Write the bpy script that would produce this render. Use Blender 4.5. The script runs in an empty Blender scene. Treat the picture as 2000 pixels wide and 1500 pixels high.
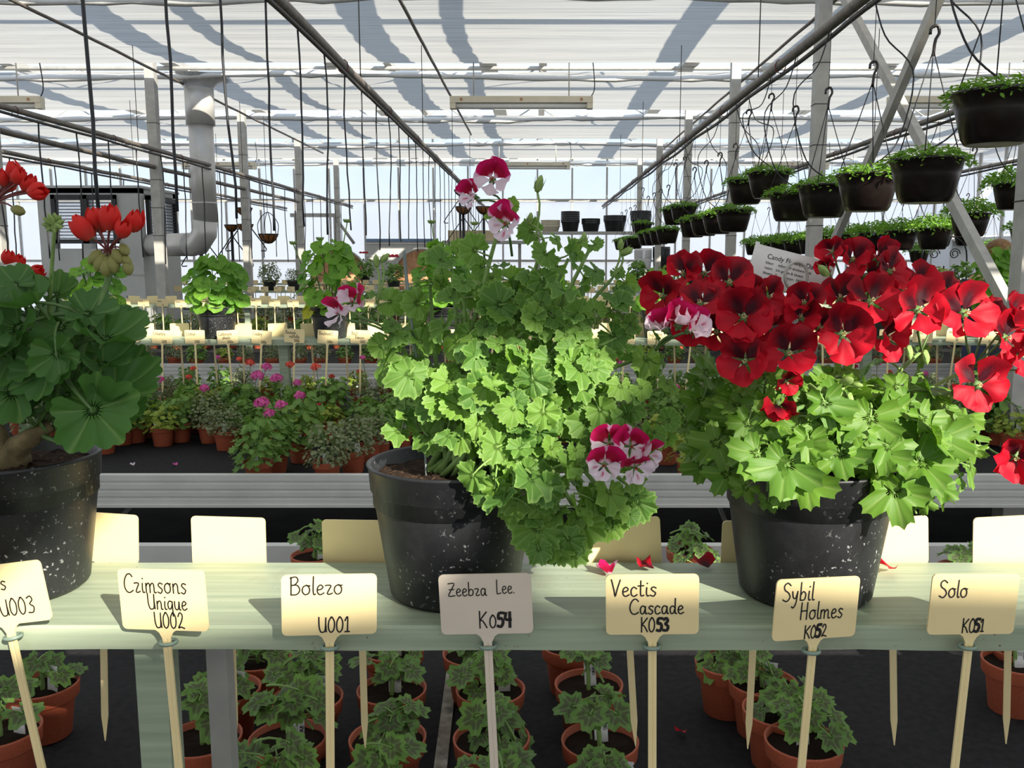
import bpy, math, random
from mathutils import Vector, Matrix, Quaternion
R = random.Random(11)
SC = bpy.context.scene
COL = SC.collection
PI = math.pi

# ------------------------------------------------------------------ camera
F = 1750.0                       # focal length in pixels of the 2000 x 1500 frame
CX, CY = 1048.0, 750.0           # principal point
CAMZ = 1.50
PITCH = math.atan(245.0 / F)
cd = bpy.data.cameras.new('camera')
cd.sensor_width = 36.0
cd.lens = 36.0 * F / 2000.0
cd.shift_x = -(CX - 1000.0) / 2000.0
cd.clip_start = 0.05
cd.clip_end = 200.0
cam = bpy.data.objects.new('camera', cd)
COL.objects.link(cam)
cam.location = (0, 0, CAMZ)
cam.rotation_euler = (PI / 2 - PITCH, 0, 0)
SC.camera = cam
CP, SP = math.cos(PITCH), math.sin(PITCH)

def ray(x, y):
    u, v = (x - CX) / F, (CY - y) / F
    return Vector((u, CP + v * SP, -SP + v * CP))
def atY(x, y, Y):                # point of the room at depth Y that shows at pixel x, y
    d = ray(x, y)
    return Vector((0, 0, CAMZ)) + d * (Y / d.y)
def atZ(x, y, z):
    d = ray(x, y)
    return Vector((0, 0, CAMZ)) + d * ((z - CAMZ) / d.z)
def pxm(n, Y, dz=-0.2):          # size in metres of n pixels at depth Y
    return n * (Y * CP - dz * SP) / F

# ------------------------------------------------------------------ world, sun, exposure
W = bpy.data.worlds.new('sky')
SC.world = W
W.use_nodes = True
nt = W.node_tree
nt.nodes.clear()
wo = nt.nodes.new('ShaderNodeOutputWorld')
bg = nt.nodes.new('ShaderNodeBackground')
tc = nt.nodes.new('ShaderNodeTexCoord')
sx = nt.nodes.new('ShaderNodeSeparateXYZ')
rp = nt.nodes.new('ShaderNodeValToRGB')
nt.links.new(tc.outputs['Generated'], sx.inputs[0])
nt.links.new(sx.outputs['Z'], rp.inputs[0])
nt.links.new(rp.outputs[0], bg.inputs[0])
nt.links.new(bg.outputs[0], wo.inputs[0])
e = rp.color_ramp.elements
e[0].position = 0.0; e[0].color = (0.94, 0.95, 0.97, 1)
e[1].position = 0.9; e[1].color = (0.52, 0.66, 0.88, 1)
m_ = e.new(0.10); m_.color = (0.76, 0.85, 0.96, 1)
bg.inputs[1].default_value = 1.15

SUN_EL, SUN_X, SUN_Y = math.radians(28.0), 0.578, -0.815
sl = bpy.data.lights.new('sun', 'SUN')
sl.energy = 9.0
sl.angle = math.radians(0.55)
sl.color = (1.0, 0.93, 0.80)
sun = bpy.data.objects.new('sun', sl)
COL.objects.link(sun)
SUNV = Vector((SUN_X * math.cos(SUN_EL), SUN_Y * math.cos(SUN_EL), math.sin(SUN_EL)))
sun.rotation_euler = SUNV.to_track_quat('Z', 'Y').to_euler()

vs = SC.view_settings
vs.view_transform = 'Standard'
vs.look = 'None'
vs.gamma = 1.0
vs.use_curve_mapping = False
vs.exposure = 0.2
SC.cycles.max_bounces = 10
SC.cycles.diffuse_bounces = 5
SC.cycles.transparent_max_bounces = 16
SC.cycles.sample_clamp_indirect = 6.0

# ------------------------------------------------------------------ objects
def new(name, data, parent=None, loc=(0, 0, 0), rot=None, scale=None):
    o = bpy.data.objects.new(name, data)
    COL.objects.link(o)
    if parent is not None:
        o.parent = parent
    o.location = loc
    if rot is not None:
        o.rotation_mode = 'QUATERNION'
        o.rotation_quaternion = rot
    if scale is not None:
        o.scale = (scale, scale, scale) if isinstance(scale, (int, float)) else scale
    return o
def tag(o, label, cat, group=None, kind=None):
    o['label'] = label
    o['category'] = cat
    if group: o['group'] = group
    if kind: o['kind'] = kind
    return o
def thing(name, label, cat, loc=(0, 0, 0), group=None, rot=None):
    return tag(new(name, None, None, loc, rot), label, cat, group)
def struct(o):
    o['kind'] = 'structure'
    return o

ORD = ['first', 'second', 'third', 'fourth', 'fifth', 'sixth', 'seventh', 'eighth', 'ninth', 'tenth', 'eleventh', 'twelfth',
       'thirteenth', 'fourteenth', 'fifteenth', 'sixteenth', 'seventeenth', 'eighteenth', 'nineteenth', 'twentieth']
def ordinal(i):
    if i < 20: return ORD[i]
    n = i + 1
    s = 'th' if 10 <= n % 100 <= 20 else {1: 'st', 2: 'nd', 3: 'rd'}.get(n % 10, 'th')
    return '%d%s' % (n, s)

class MB:
    """collects geometry, then builds one mesh"""
    def __init__(s):
        s.v, s.f, s.c, s.mi, s.cur = [], [], [], [], 0
    def add(s, vs, fs, col=None):
        b = len(s.v)
        s.v += [tuple(p) for p in vs]
        s.c += (col if isinstance(col, list) else [col or (0, 0, 0)] * len(vs))
        for f in fs:
            s.f.append(tuple(b + i for i in f))
            s.mi.append(s.cur)
    def box(s, x0, y0, z0, x1, y1, z1, M=None):
        vs = [Vector(p) for p in ((x0, y0, z0), (x1, y0, z0), (x1, y1, z0), (x0, y1, z0), (x0, y0, z1), (x1, y0, z1), (x1, y1, z1), (x0, y1, z1))]
        if M is not None: vs = [M @ p for p in vs]
        s.add(vs, [(0, 3, 2, 1), (4, 5, 6, 7), (0, 1, 5, 4), (1, 2, 6, 5), (2, 3, 7, 6), (3, 0, 4, 7)])
        return s
    def tube(s, pts, r, seg=8, caps=True, closed=False, col=None):
        pts = [Vector(p) for p in pts]
        n = len(pts)
        rr = r if isinstance(r, (list, tuple)) else [r] * n
        nrm = None
        vs, fs = [], []
        for i, p in enumerate(pts):
            if closed:
                t = pts[(i + 1) % n] - pts[i - 1]
            else:
                t = pts[min(i + 1, n - 1)] - pts[max(i - 1, 0)]
            if t.length < 1e-9: t = Vector((0, 0, 1))
            t.normalize()
            if nrm is None:
                a = Vector((0, 0, 1)) if abs(t.z) < 0.9 else Vector((1, 0, 0))
                nrm = t.cross(a).normalized()
            else:
                nrm = nrm - t * nrm.dot(t)
                if nrm.length < 1e-6: nrm = t.orthogonal()
                nrm.normalize()
            b = t.cross(nrm)
            for k in range(seg):
                a = 2 * PI * k / seg
                vs.append(p + (nrm * math.cos(a) + b * math.sin(a)) * rr[i])
        for i in range(n if closed else n - 1):
            for k in range(seg):
                k2 = (k + 1) % seg
                j = (i + 1) % n
                fs.append((i * seg + k, i * seg + k2, j * seg + k2, j * seg + k))
        if caps and not closed:
            fs.append(tuple(range(seg - 1, -1, -1)))
            fs.append(tuple((n - 1) * seg + k for k in range(seg)))
        s.add(vs, fs, col)
        return s
    def lathe(s, prof, seg=32, center=(0, 0, 0), col=None):
        cx, cy, cz = center
        vs, fs = [], []
        for (r, z) in prof:
            for k in range(seg):
                a = 2 * PI * k / seg
                vs.append((cx + r * math.cos(a), cy + r * math.sin(a), cz + z))
        for i in range(len(prof) - 1):
            for k in range(seg):
                k2 = (k + 1) % seg
                fs.append((i * seg + k, i * seg + k2, (i + 1) * seg + k2, (i + 1) * seg + k))
        s.add(vs, fs, col)
        return s
    def extrude_x(s, prof, x0, x1):
        n = len(prof)
        vs = [(x0, y, z) for y, z in prof] + [(x1, y, z) for y, z in prof]
        fs = [(i, (i + 1) % n, n + (i + 1) % n, n + i) for i in range(n)] + [tuple(range(n - 1, -1, -1)), tuple(range(n, 2 * n))]
        s.add(vs, fs)
        return s
    def mesh(s, name, mats, smooth=True):
        me = bpy.data.meshes.new(name)
        me.from_pydata(s.v, [], s.f)
        for m in (mats if isinstance(mats, (list, tuple)) else [mats]):
            me.materials.append(m)
        if any(s.mi):
            me.polygons.foreach_set('material_index', s.mi)
        if smooth:
            me.polygons.foreach_set('use_smooth', [True] * len(s.f))
        if any(any(c) for c in s.c):
            at = me.color_attributes.new('Col', 'FLOAT_COLOR', 'POINT')
            at.data.foreach_set('color', [x for c in s.c for x in (c[0], c[1], c[2], 1.0)])
        me.update()
        return me
    def obj(s, name, mats, parent=None, loc=(0, 0, 0), rot=None, scale=None, smooth=True):
        return new(name, s.mesh(name, mats, smooth), parent, loc, rot, scale)

def basis(n, fwd=(0, 0, 1)):
    """rotation whose local z is n and whose local y is as near fwd as it can be"""
    z = Vector(n).normalized()
    f = Vector(fwd)
    y = f - z * f.dot(z)
    if y.length < 1e-5: y = z.orthogonal()
    y.normalize()
    x = y.cross(z)
    return Matrix((x, y, z)).transposed().to_quaternion()
def spline(pts, n):
    """Catmull-Rom through pts"""
    P = [Vector(p) for p in pts]
    if len(P) < 3:
        return [P[0].lerp(P[-1], i / (n - 1)) for i in range(n)]
    out = []
    S = len(P) - 1
    for i in range(n):
        t = i / (n - 1) * S
        k = min(int(t), S - 1)
        t -= k
        a, b, c, d = P[max(k - 1, 0)], P[k], P[k + 1], P[min(k + 2, S)]
        out.append(0.5 * ((2 * b) + (c - a) * t + (2 * a - 5 * b + 4 * c - d) * t * t + (3 * b - a - 3 * c + d) * t ** 3))
    return out

# ------------------------------------------------------------------ materials
def lin(c):
    return tuple(((x / 255.0) / 12.92 if x / 255.0 <= 0.04045 else ((x / 255.0 + 0.055) / 1.055) ** 2.4) for x in c) + (1.0,)
class NT:
    def __init__(s, name):
        s.m = bpy.data.materials.new(name)
        s.m.use_nodes = True
        s.t = s.m.node_tree
        s.t.nodes.clear()
        s.out = s.n('OutputMaterial')
    def n(s, kind, ins=None, **kw):
        x = s.t.nodes.new('ShaderNode' + kind)
        for k, v in kw.items(): setattr(x, k, v)
        for k, v in (ins or {}).items():
            if hasattr(v, 'is_output'): s.t.links.new(v, x.inputs[k])
            else: x.inputs[k].default_value = v
        return x
    def mix(s, fac, a, b, mode='MIX'):
        x = s.n('Mix', data_type='RGBA', blend_type=mode)
        for k, v in ((0, fac), (6, a), (7, b)):
            if hasattr(v, 'is_output'): s.t.links.new(v, x.inputs[k])
            else: x.inputs[k].default_value = v
        return x.outputs[2]
    def math(s, op, a, b=0.0, clamp=False):
        x = s.n('Math', operation=op, use_clamp=clamp)
        for k, v in ((0, a), (1, b)):
            if hasattr(v, 'is_output'): s.t.links.new(v, x.inputs[k])
            else: x.inputs[k].default_value = v
        return x.outputs[0]
    def ramp(s, fac, *stops):
        x = s.n('ValToRGB', {0: fac})
        e = x.color_ramp.elements
        for i, (p, c) in enumerate(stops):
            c = c if isinstance(c, tuple) else (c, c, c, 1)
            if i < 2: e[i].position, e[i].color = p, c
            else:
                q = e.new(p); q.color = c
        return x.outputs[0]
    def noise(s, scale, detail=3, vec=None, dim='Object', rough=0.5):
        if vec is None:
            vec = s.n('TexCoord').outputs[dim]
        return s.n('TexNoise', {'Vector': vec, 'Scale': scale, 'Detail': detail, 'Roughness': rough}).outputs['Fac']
    def done(s, sh):
        s.t.links.new(sh, s.out.inputs[0])
        return s.m
    def pbsdf(s, col, rough=0.5, metal=0.0, spec=0.5, normal=None):
        d = {'Base Color': col, 'Roughness': rough, 'Metallic': metal, 'Specular IOR Level': spec}
        if normal is not None: d['Normal'] = normal
        return s.n('BsdfPrincipled', d).outputs[0]
    def bump(s, h, strength=0.2, dist=0.002):
        return s.n('Bump', {'Height': h, 'Strength': strength, 'Distance': dist}).outputs[0]

def simple(name, rgb, rough=0.5, metal=0.0, var=0.12, scale=20.0, spec=0.5, bump=0.0):
    t = NT(name)
    c = lin(rgb)
    n = t.noise(scale, 4)
    dark = tuple(x * (1 - var * 2) for x in c[:3]) + (1,)
    lite = tuple(min(1, x * (1 + var)) for x in c[:3]) + (1,)
    col = t.ramp(n, (0.3, dark), (0.7, lite))
    nm = t.bump(n, bump) if bump else None
    return t.done(t.pbsdf(col, rough, metal, spec, nm))

def leafmat(name, base, vein, tip=None, zone=None, transl=0.35, rough=0.5, edge=None, hue=0.25):
    """Col: R vein, G radial fraction, B random"""
    t = NT(name)
    at = t.n('Attribute', attribute_name='Col')
    sp = t.n('SeparateColor', {0: at.outputs['Color']})
    oi = t.n('ObjectInfo')
    r, g, b = sp.outputs[0], sp.outputs[1], sp.outputs[2]
    rnd = t.math('FRACT', t.math('ADD', oi.outputs['Random'], b))
    c0 = lin(base)
    alt = lin(tip or base)
    col = t.mix(t.math('MULTIPLY', rnd, 1.0), c0, alt)
    nz = t.noise(60, 2)
    col = t.mix(t.math('MULTIPLY', nz, hue), col, tuple(x * 0.55 for x in c0[:3]) + (1,))
    if zone:
        zf = t.ramp(g, (0.18, 0.0), (0.36, 1.0), (0.62, 1.0), (0.74, 0.0))
        zf = t.math('MULTIPLY', zf, t.ramp(nz, (0.25, 0.35), (0.6, 0.95)))
        col = t.mix(zf, col, lin(zone))
    if edge:
        col = t.mix(t.ramp(g, (0.86, 0.0), (1.0, 0.8)), col, lin(edge))
    col = t.mix(t.math('MULTIPLY', r, 0.75), col, lin(vein))
    p = t.pbsdf(col, rough, 0, 0.35, t.bump(t.math('ADD', nz, t.math('MULTIPLY', r, -1.5)), 0.25, 0.001))
    bright = t.mix(1.0, col, (1.05, 1.15, 0.6, 1), 'MULTIPLY')
    tr = t.n('BsdfTranslucent', {0: bright}).outputs[0]
    return t.done(t.n('MixShader', {0: transl, 1: p, 2: tr}).outputs[0])

def petalmat(name, fn, transl=0.3, rough=0.55):
    """Col: R along the petal, G across (0..1), B random"""
    t = NT(name)
    at = t.n('Attribute', attribute_name='Col')
    sp = t.n('SeparateColor', {0: at.outputs['Color']})
    col = fn(t, sp.outputs[0], sp.outputs[1], t.n('ObjectInfo').outputs['Random'])
    p = t.pbsdf(col, rough, 0, 0.25, t.bump(t.noise(90, 3), 0.15, 0.001))
    tr = t.n('BsdfTranslucent', {0: col}).outputs[0]
    return t.done(t.n('MixShader', {0: transl, 1: p, 2: tr}).outputs[0])

M = {}
M['alu'] = simple('aluminium', (206, 205, 200), 0.5, 0.05, 0.05, 6)
M['galv'] = simple('galvanised_steel', (176, 174, 168), 0.5, 0.15, 0.08, 14)
M['pipe'] = simple('grey_pipe', (120, 112, 104), 0.55, 0.25, 0.15, 25)
M['darkpipe'] = simple('dark_rod', (70, 68, 66), 0.55, 0.3, 0.1, 25)
M['steel'] = simple('stainless_sheet', (204, 202, 198), 0.42, 0.35, 0.06, 5)
M['foil'] = simple('crumpled_foil', (225, 228, 232), 0.3, 0.3, 0.1, 30, bump=0.8)
M['hose'] = simple('black_hose', (36, 38, 42), 0.55, 0, 0.1, 20)
M['cloth'] = simple('black_ground_cloth', (30, 29, 31), 0.85, 0, 0.25, 60, 0.25, 0.4)
M['concrete'] = simple('concrete', (58, 56, 54), 0.9, 0, 0.2, 3, 0.3)
M['concrete2'] = simple('weathered_batten', (150, 144, 132), 0.9, 0, 0.3, 40, 0.3)
M['grey_panel'] = simple('grey_sheet', (182, 184, 180), 0.6, 0.1, 0.06, 3)
M['black'] = simple('black_paint', (26, 27, 29), 0.5, 0, 0.1, 9)
M['basket'] = simple('black_brown_plastic', (28, 21, 19), 0.28, 0, 0.1, 8)
M['terra'] = simple('terracotta_plastic', (178, 92, 64), 0.55, 0, 0.12, 25, 0.35)
M['cream'] = simple('cream_plastic', (236, 216, 162), 0.45, 0, 0.03, 12)
M['beige'] = simple('beige_plastic', (214, 200, 182), 0.5, 0, 0.03, 12)
M['white'] = simple('white_plastic', (228, 228, 226), 0.5, 0, 0.03, 30)
M['whitewall'] = simple('white_board', (222, 224, 230), 0.7, 0, 0.03, 3)
M['lampcream'] = simple('cream_enamel', (216, 208, 186), 0.5, 0, 0.04, 6)
M['ink'] = simple('black_ink', (24, 20, 20), 0.6, 0, 0.05, 20)
M['greyink'] = simple('grey_ink', (86, 86, 90), 0.6, 0, 0.05, 20)
M['ring'] = simple('sage_screw_eye', (128, 148, 134), 0.45, 0.1, 0.05, 40)
M['coco'] = simple('coco_fibre', (164, 108, 60), 0.9, 0, 0.3, 45, 0.1, 0.8)
M['wood'] = simple('plain_wood', (176, 128, 88), 0.7, 0, 0.2, 12)
M['paleboard'] = simple('pale_wood_board', (206, 190, 150), 0.6, 0, 0.1, 5)
M['bluegrey'] = simple('blue_grey_tarp', (116, 140, 172), 0.7, 0, 0.1, 5)
M['teal'] = simple('teal_plastic', (60, 130, 150), 0.5, 0, 0.1, 5)
M['stemg'] = simple('green_stem', (126, 158, 84), 0.6, 0, 0.15, 50)
M['stemd'] = simple('dark_green_stem', (92, 124, 66), 0.6, 0, 0.15, 50)
M['bark'] = simple('woody_stem', (120, 106, 74), 0.8, 0, 0.25, 60, 0.3, 0.6)
M['pedicel'] = simple('red_brown_pedicel', (112, 54, 50), 0.55, 0, 0.1, 40)
M['calyx'] = simple('olive_calyx', (136, 136, 74), 0.6, 0, 0.2, 90)
M['bud'] = simple('green_bud', (140, 168, 92), 0.6, 0, 0.15, 90)
M['stamen'] = simple('cream_stamen', (236, 222, 170), 0.5, 0, 0.1, 60)
M['support'] = simple('grey_green_wire', (120, 132, 128), 0.45, 0.3, 0.1, 40)
M['skin'] = simple('skin', (206, 160, 134), 0.6, 0, 0.05, 10)
M['hair'] = simple('brown_hair', (150, 110, 66), 0.5, 0, 0.3, 70, 0.4, 0.7)
M['jacket'] = simple('dark_jacket', (52, 56, 66), 0.8, 0, 0.15, 20)
M['trousers'] = simple('blue_trousers', (44, 54, 80), 0.85, 0, 0.15, 20)

def soil():
    t = NT('potting_soil')
    n = t.noise(160, 5, rough=0.7)
    col = t.ramp(n, (0.3, lin((28, 20, 15))), (0.55, lin((58, 42, 32))), (0.72, lin((120, 92, 66))))
    return t.done(t.pbsdf(col, 0.95, 0, 0.2, t.bump(n, 0.9, 0.006)))
M['soil'] = soil()
def paint():
    t = NT('sage_painted_wood')
    tc = t.n('TexCoord').outputs['Object']
    mp = t.n('Mapping', {'Vector': tc, 'Scale': (3, 60, 60)}).outputs[0]
    g = t.noise(1.6, 5, vec=mp)
    n = t.noise(9, 4)
    col = t.ramp(g, (0.3, lin((140, 154, 132))), (0.7, lin((166, 177, 152))))
    stain = t.ramp(t.noise(4.0, 5, rough=0.65), (0.60, 0.0), (0.76, 0.75))
    col = t.mix(stain, col, lin((128, 122, 98)))
    sp = t.ramp(t.noise(150, 2), (0.70, 0.0), (0.75, 1.0))
    sp = t.math('MULTIPLY', sp, t.ramp(n, (0.5, 0.0), (0.7, 1.0)))
    col = t.mix(sp, col, lin((96, 66, 44)))
    return t.done(t.pbsdf(col, 0.5, 0, 0.4, t.bump(t.math('ADD', g, n), 0.3, 0.001)))
M['sage'] = paint()
def potblack():
    t = NT('black_plastic_pot')
    a = t.ramp(t.noise(170, 3, rough=0.6), (0.62, 0.0), (0.68, 1.0))
    b = t.ramp(t.noise(7, 3), (0.42, 0.0), (0.60, 1.0))
    dust = t.ramp(t.noise(16, 5, rough=0.7), (0.45, 0.0), (0.8, 0.18))
    col = t.mix(dust, lin((28, 29, 32)), lin((96, 98, 100)))
    col = t.mix(t.math('MULTIPLY', a, t.math('MULTIPLY', b, 0.75)), col, lin((190, 192, 192)))
    return t.done(t.pbsdf(col, 0.42, 0, 0.5, t.bump(t.noise(300, 2), 0.15, 0.001)))
M['pot'] = potblack()

M['leaf_mid'] = leafmat('crisp_green_leaf', (88, 130, 58), (152, 180, 108), (126, 166, 66), None, 0.36, 0.5, (142, 178, 94))
M['leaf_red'] = leafmat('lobed_green_leaf', (88, 130, 46), (146, 172, 96), (114, 154, 54), None, 0.32, 0.42)
M['leaf_left'] = leafmat('large_dark_green_leaf', (70, 112, 58), (128, 158, 96), (84, 128, 62), None, 0.32, 0.42)
M['leaf_plank'] = leafmat('bright_round_leaf', (98, 152, 56), (150, 190, 100), (134, 184, 58), None, 0.45, 0.5)
M['leaf_zone'] = leafmat('zoned_seedling_leaf', (104, 140, 74), (138, 164, 104), (120, 160, 70), (82, 78, 60), 0.3, 0.55)
M['leaf_yellow'] = leafmat('yellowing_leaf', (214, 208, 50), (226, 220, 110), (200, 196, 60), None, 0.4, 0.5)
M['bushA'] = leafmat('bench_green_foliage', (96, 138, 62), (134, 162, 88), (128, 164, 76), None, 0.3, 0.6, hue=0.5)
M['bushB'] = leafmat('bench_grey_green_foliage', (108, 120, 80), (172, 178, 142), (146, 156, 112), None, 0.3, 0.6, hue=0.6)
M['bushC'] = leafmat('bench_lime_foliage', (134, 158, 60), (160, 180, 90), (168, 176, 72), None, 0.3, 0.6, hue=0.4)
M['trail'] = leafmat('basket_foliage', (98, 150, 52), (138, 180, 80), (150, 194, 68), None, 0.42, 0.55, hue=0.5)

def f_red(t, r, g, rnd):
    n = t.noise(30, 3)
    k = t.math('MULTIPLY', t.ramp(t.math('ADD', r, t.math('MULTIPLY', n, 0.35)), (0.25, 1.0), (1.05, 0.0)), t.ramp(rnd, (0.0, 0.25), (1.0, 0.7)))
    return t.mix(k, lin((206, 20, 44)), lin((104, 8, 28)))
def f_redup(t, r, g, rnd):
    n = t.noise(30, 3)
    c = t.math('MULTIPLY', t.math('ABSOLUTE', t.math('SUBTRACT', g, 0.5)), 0.9)
    k = t.ramp(t.math('MULTIPLY', t.math('ADD', t.math('ADD', r, c), t.math('MULTIPLY', n, 0.5)), 0.6), (0.48, 1.0), (0.90, 0.05))
    return t.mix(k, lin((186, 16, 38)), lin((62, 6, 22)))
def f_zup(t, r, g, rnd):
    n = t.noise(40, 3)
    c = t.math('ABSOLUTE', t.math('SUBTRACT', g, 0.5))
    col = t.mix(t.ramp(t.math('ADD', r, t.math('MULTIPLY', n, 0.3)), (0.7, 0.0), (1.1, 1.0)), lin((158, 10, 52)), lin((206, 20, 96)))
    edge = t.ramp(t.math('ADD', t.math('MULTIPLY', r, 0.55), t.math('ADD', c, t.math('MULTIPLY', n, 0.22))), (0.98, 0.0), (1.10, 0.85))
    base = t.ramp(t.math('ADD', r, t.math('MULTIPLY', n, 0.15)), (0.20, 0.8), (0.34, 0.0))
    col = t.mix(edge, col, lin((236, 190, 226)))
    return t.mix(base, col, lin((238, 200, 220)))
def f_zlow(t, r, g, rnd):
    n = t.noise(40, 3)
    c = t.math('ABSOLUTE', t.math('SUBTRACT', g, 0.5))
    k = t.math('MULTIPLY', t.ramp(t.math('ADD', c, t.math('MULTIPLY', n, 0.3)), (0.22, 1.0), (0.30, 0.0)), t.ramp(r, (0.2, 0.0), (0.4, 1.0), (0.62, 0.7), (0.78, 0.0)))
    k = t.math('MULTIPLY', k, t.ramp(rnd, (0.35, 0.0), (0.75, 0.9)))
    return t.mix(k, lin((243, 226, 240)), lin((206, 30, 110)))
M['p_red'] = petalmat('red_petal', f_red, 0.3)
M['p_redup'] = petalmat('dark_blotched_red_petal', f_redup, 0.25)
M['p_zup'] = petalmat('crimson_petal_white_edge', f_zup, 0.35)
M['p_zlow'] = petalmat('white_pink_petal', f_zlow, 0.35)
M['p_tulip'] = petalmat('scarlet_petal', lambda t, r, g, k: t.mix(t.ramp(r, (0.0, 0.6), (0.5, 0.0)), lin((226, 52, 46)), lin((216, 96, 84))), 0.3)
M['p_pink'] = petalmat('pink_petal', lambda t, r, g, k: t.mix(t.noise(30), lin((214, 78, 160)), lin((240, 130, 190))), 0.35)
M['p_coral'] = petalmat('coral_petal', lambda t, r, g, k: t.mix(t.noise(30), lin((226, 70, 60)), lin((240, 130, 110))), 0.35)
M['p_crim'] = petalmat('crimson_petal', lambda t, r, g, k: t.mix(t.noise(30), lin((206, 30, 60)), lin((230, 70, 100))), 0.35)
M['p_violet'] = petalmat('violet_petal', lambda t, r, g, k: t.mix(t.noise(30), lin((150, 120, 210)), lin((190, 170, 235))), 0.35)

def screen():
    t = NT('white_shade_screen')
    tc = t.n('TexCoord').outputs['Object']
    mp = t.n('Mapping', {'Vector': tc, 'Scale': (0.25, 17.0, 1.0)}).outputs[0]
    a = t.noise(2.6, 5, vec=mp, rough=0.7)
    b = t.noise(1.1, 2)
    col = t.ramp(a, (0.30, lin((160, 163, 168))), (0.46, lin((206, 204, 198))), (0.70, lin((226, 224, 218))))
    col = t.mix(t.math('MULTIPLY', b, 0.15), col, lin((190, 198, 212)))
    nm = t.bump(a, 0.6, 0.02)
    d = t.n('BsdfDiffuse', {0: col, 'Normal': nm}).outputs[0]
    tr = t.n('BsdfTranslucent', {0: col}).outputs[0]
    return t.done(t.n('MixShader', {0: 0.52, 1: d, 2: tr}).outputs[0])
M['screen'] = screen()
def pane(name, tint, milky, colr):
    t = NT(name)
    tp = t.n('BsdfTransparent', {0: tint}).outputs[0]
    d = t.n('BsdfTranslucent', {0: colr}).outputs[0]
    a = t.n('MixShader', {0: milky, 1: tp, 2: d}).outputs[0]
    gl = t.n('BsdfGlossy', {0: (0.8, 0.85, 0.9, 1), 1: 0.15}).outputs[0]
    return t.done(t.n('MixShader', {0: 0.05, 1: a, 2: gl}).outputs[0])
M['glass'] = pane('clear_pane', (0.95, 0.98, 1.0, 1), 0.14, (0.85, 0.9, 0.97, 1))
M['milky'] = pane('milky_pane', (0.98, 0.99, 1.0, 1), 0.3, (0.92, 0.94, 0.98, 1))

# printed lettering (built-in font turned into meshes)
def text_mesh(body, size):
    fc = bpy.data.curves.new('printing', 'FONT')
    fc.body = body; fc.size = size; fc.offset = 0.00005
    fo = bpy.data.objects.new('printing', fc)
    COL.objects.link(fo)
    me = bpy.data.meshes.new_from_object(fo.evaluated_get(bpy.context.evaluated_depsgraph_get()))
    me.materials.clear(); me.materials.append(M['ink'])
    bpy.data.objects.remove(fo); bpy.data.curves.remove(fc)
    return me
PRINT = [text_mesh(*a) for a in (('Candy Flower Dark Red', .0082), ('kleur:    wijnrood donkere vlek', .0046), ('naam:   iris groen & bloem', .0046), ('bloem:  2          type:  0421', .0046))]
# ------------------------------------------------------------------ room shell
def Z(rel): return CAMZ + rel
HS = Z(2.03)                       # height of the shade screen
YB = 20.3                          # back wall
XL, XR = -10.45, 8.45

fl = struct(MB().box(-16, -9.5, -0.1, 16, 24, 0).obj('floor', M['concrete'], smooth=False))

ceil = struct(new('ceiling', None))
gaps = [(-2.715, -2.25)] + [(1.0 + 3 * k - 0.22, 1.0 + 3 * k + 0.24) for k in range(7)]  # first gap is out of view, sized to let sun onto the front plank
edges = [-9.5] + [v for g in gaps for v in g] + [YB - 0.1]
rr = random.Random(3)
for i in range(0, len(edges), 2):
    y0, y1 = edges[i], edges[i + 1]
    nx, ny = (36, 34) if i > 2 else (250, 20)
    vs, fs = [], []
    ph = [rr.uniform(0, 6) for _ in range(8)]
    for a in range(ny + 1):
        for b in range(nx + 1):
            x = -13 + 25 * b / nx
            t = a / ny
            y = y0 + (y1 - y0) * t + (0.03 * math.sin(x * 1.3 + ph[0]) if i > 2 else (-0.13 * t * min(1, max(0, (2.6 - x) / .6)) if i == 0 else .13 * (1 - t) * min(1, max(0, (x - 2.5) / .25))))  # edges of the unseen panels behind the camera skewed to shape the sun patch
            z = -0.05 * math.sin(PI * t) + 0.005 * math.sin(34 * t + ph[1] + 0.4 * math.sin(x * 0.9 + ph[2])) + 0.003 * math.sin(61 * t + ph[3] + 0.6 * math.sin(x * 0.7 + ph[4]))
            vs.append((x, y, HS + z))
    for a in range(ny):
        for b in range(nx):
            k = a * (nx + 1) + b
            fs.append((k, k + 1, k + nx + 2, k + nx + 1))
    mb = MB(); mb.add(vs, fs)
    mb.obj('screen_panel', M['screen'], ceil)
    # gathered white edge of the screen at the far side of each gap
    if i > 0 and y0 > 5:
        pts, rad = [], []
        for k in range(120):
            x = -13 + 25 * k / 119
            pts.append((x, y0 + 0.02 + rr.uniform(-.008, .008), HS - 0.035 + 0.025 * math.sin(x * 0.9 + i) + rr.uniform(-.006, .006)))
            rad.append(0.040 + rr.uniform(-.012, .012))
        MB().tube(pts, rad, 8).obj('gathered_screen_edge', M['white'], ceil)
MB().box(-13, -2.97, HS - .004, 1.99, -2.23, HS + .004).obj('screen_panel', M['screen'], ceil, smooth=False)  # unseen extra piece closing part of the gap, added to shade the left plant
roof = struct(new('roof', None))
for k in range(8):
    y = -2.0 + 3 * k
    zb = HS + 0.10
    if k > 0: MB().tube([(-13, y, zb), (12, y, zb)], 0.025, 8).obj('truss_chord', M['galv'], roof)
    MB().tube([(-13, y, zb + 0.5), (12, y, zb + 0.5)], 0.03, 8).obj('truss_chord', M['galv'], roof)
    if k > 3:
        for j in range(15):
            x = -12 + 1.6 * j
            MB().tube([(x, y, zb), (x + 0.8, y, zb + 0.5)], 0.012, 6).obj('truss_strut', M['galv'], roof)
            MB().tube([(x + 0.8, y, zb + 0.5), (x + 1.6, y, zb)], 0.012, 6).obj('truss_strut', M['galv'], roof)
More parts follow.
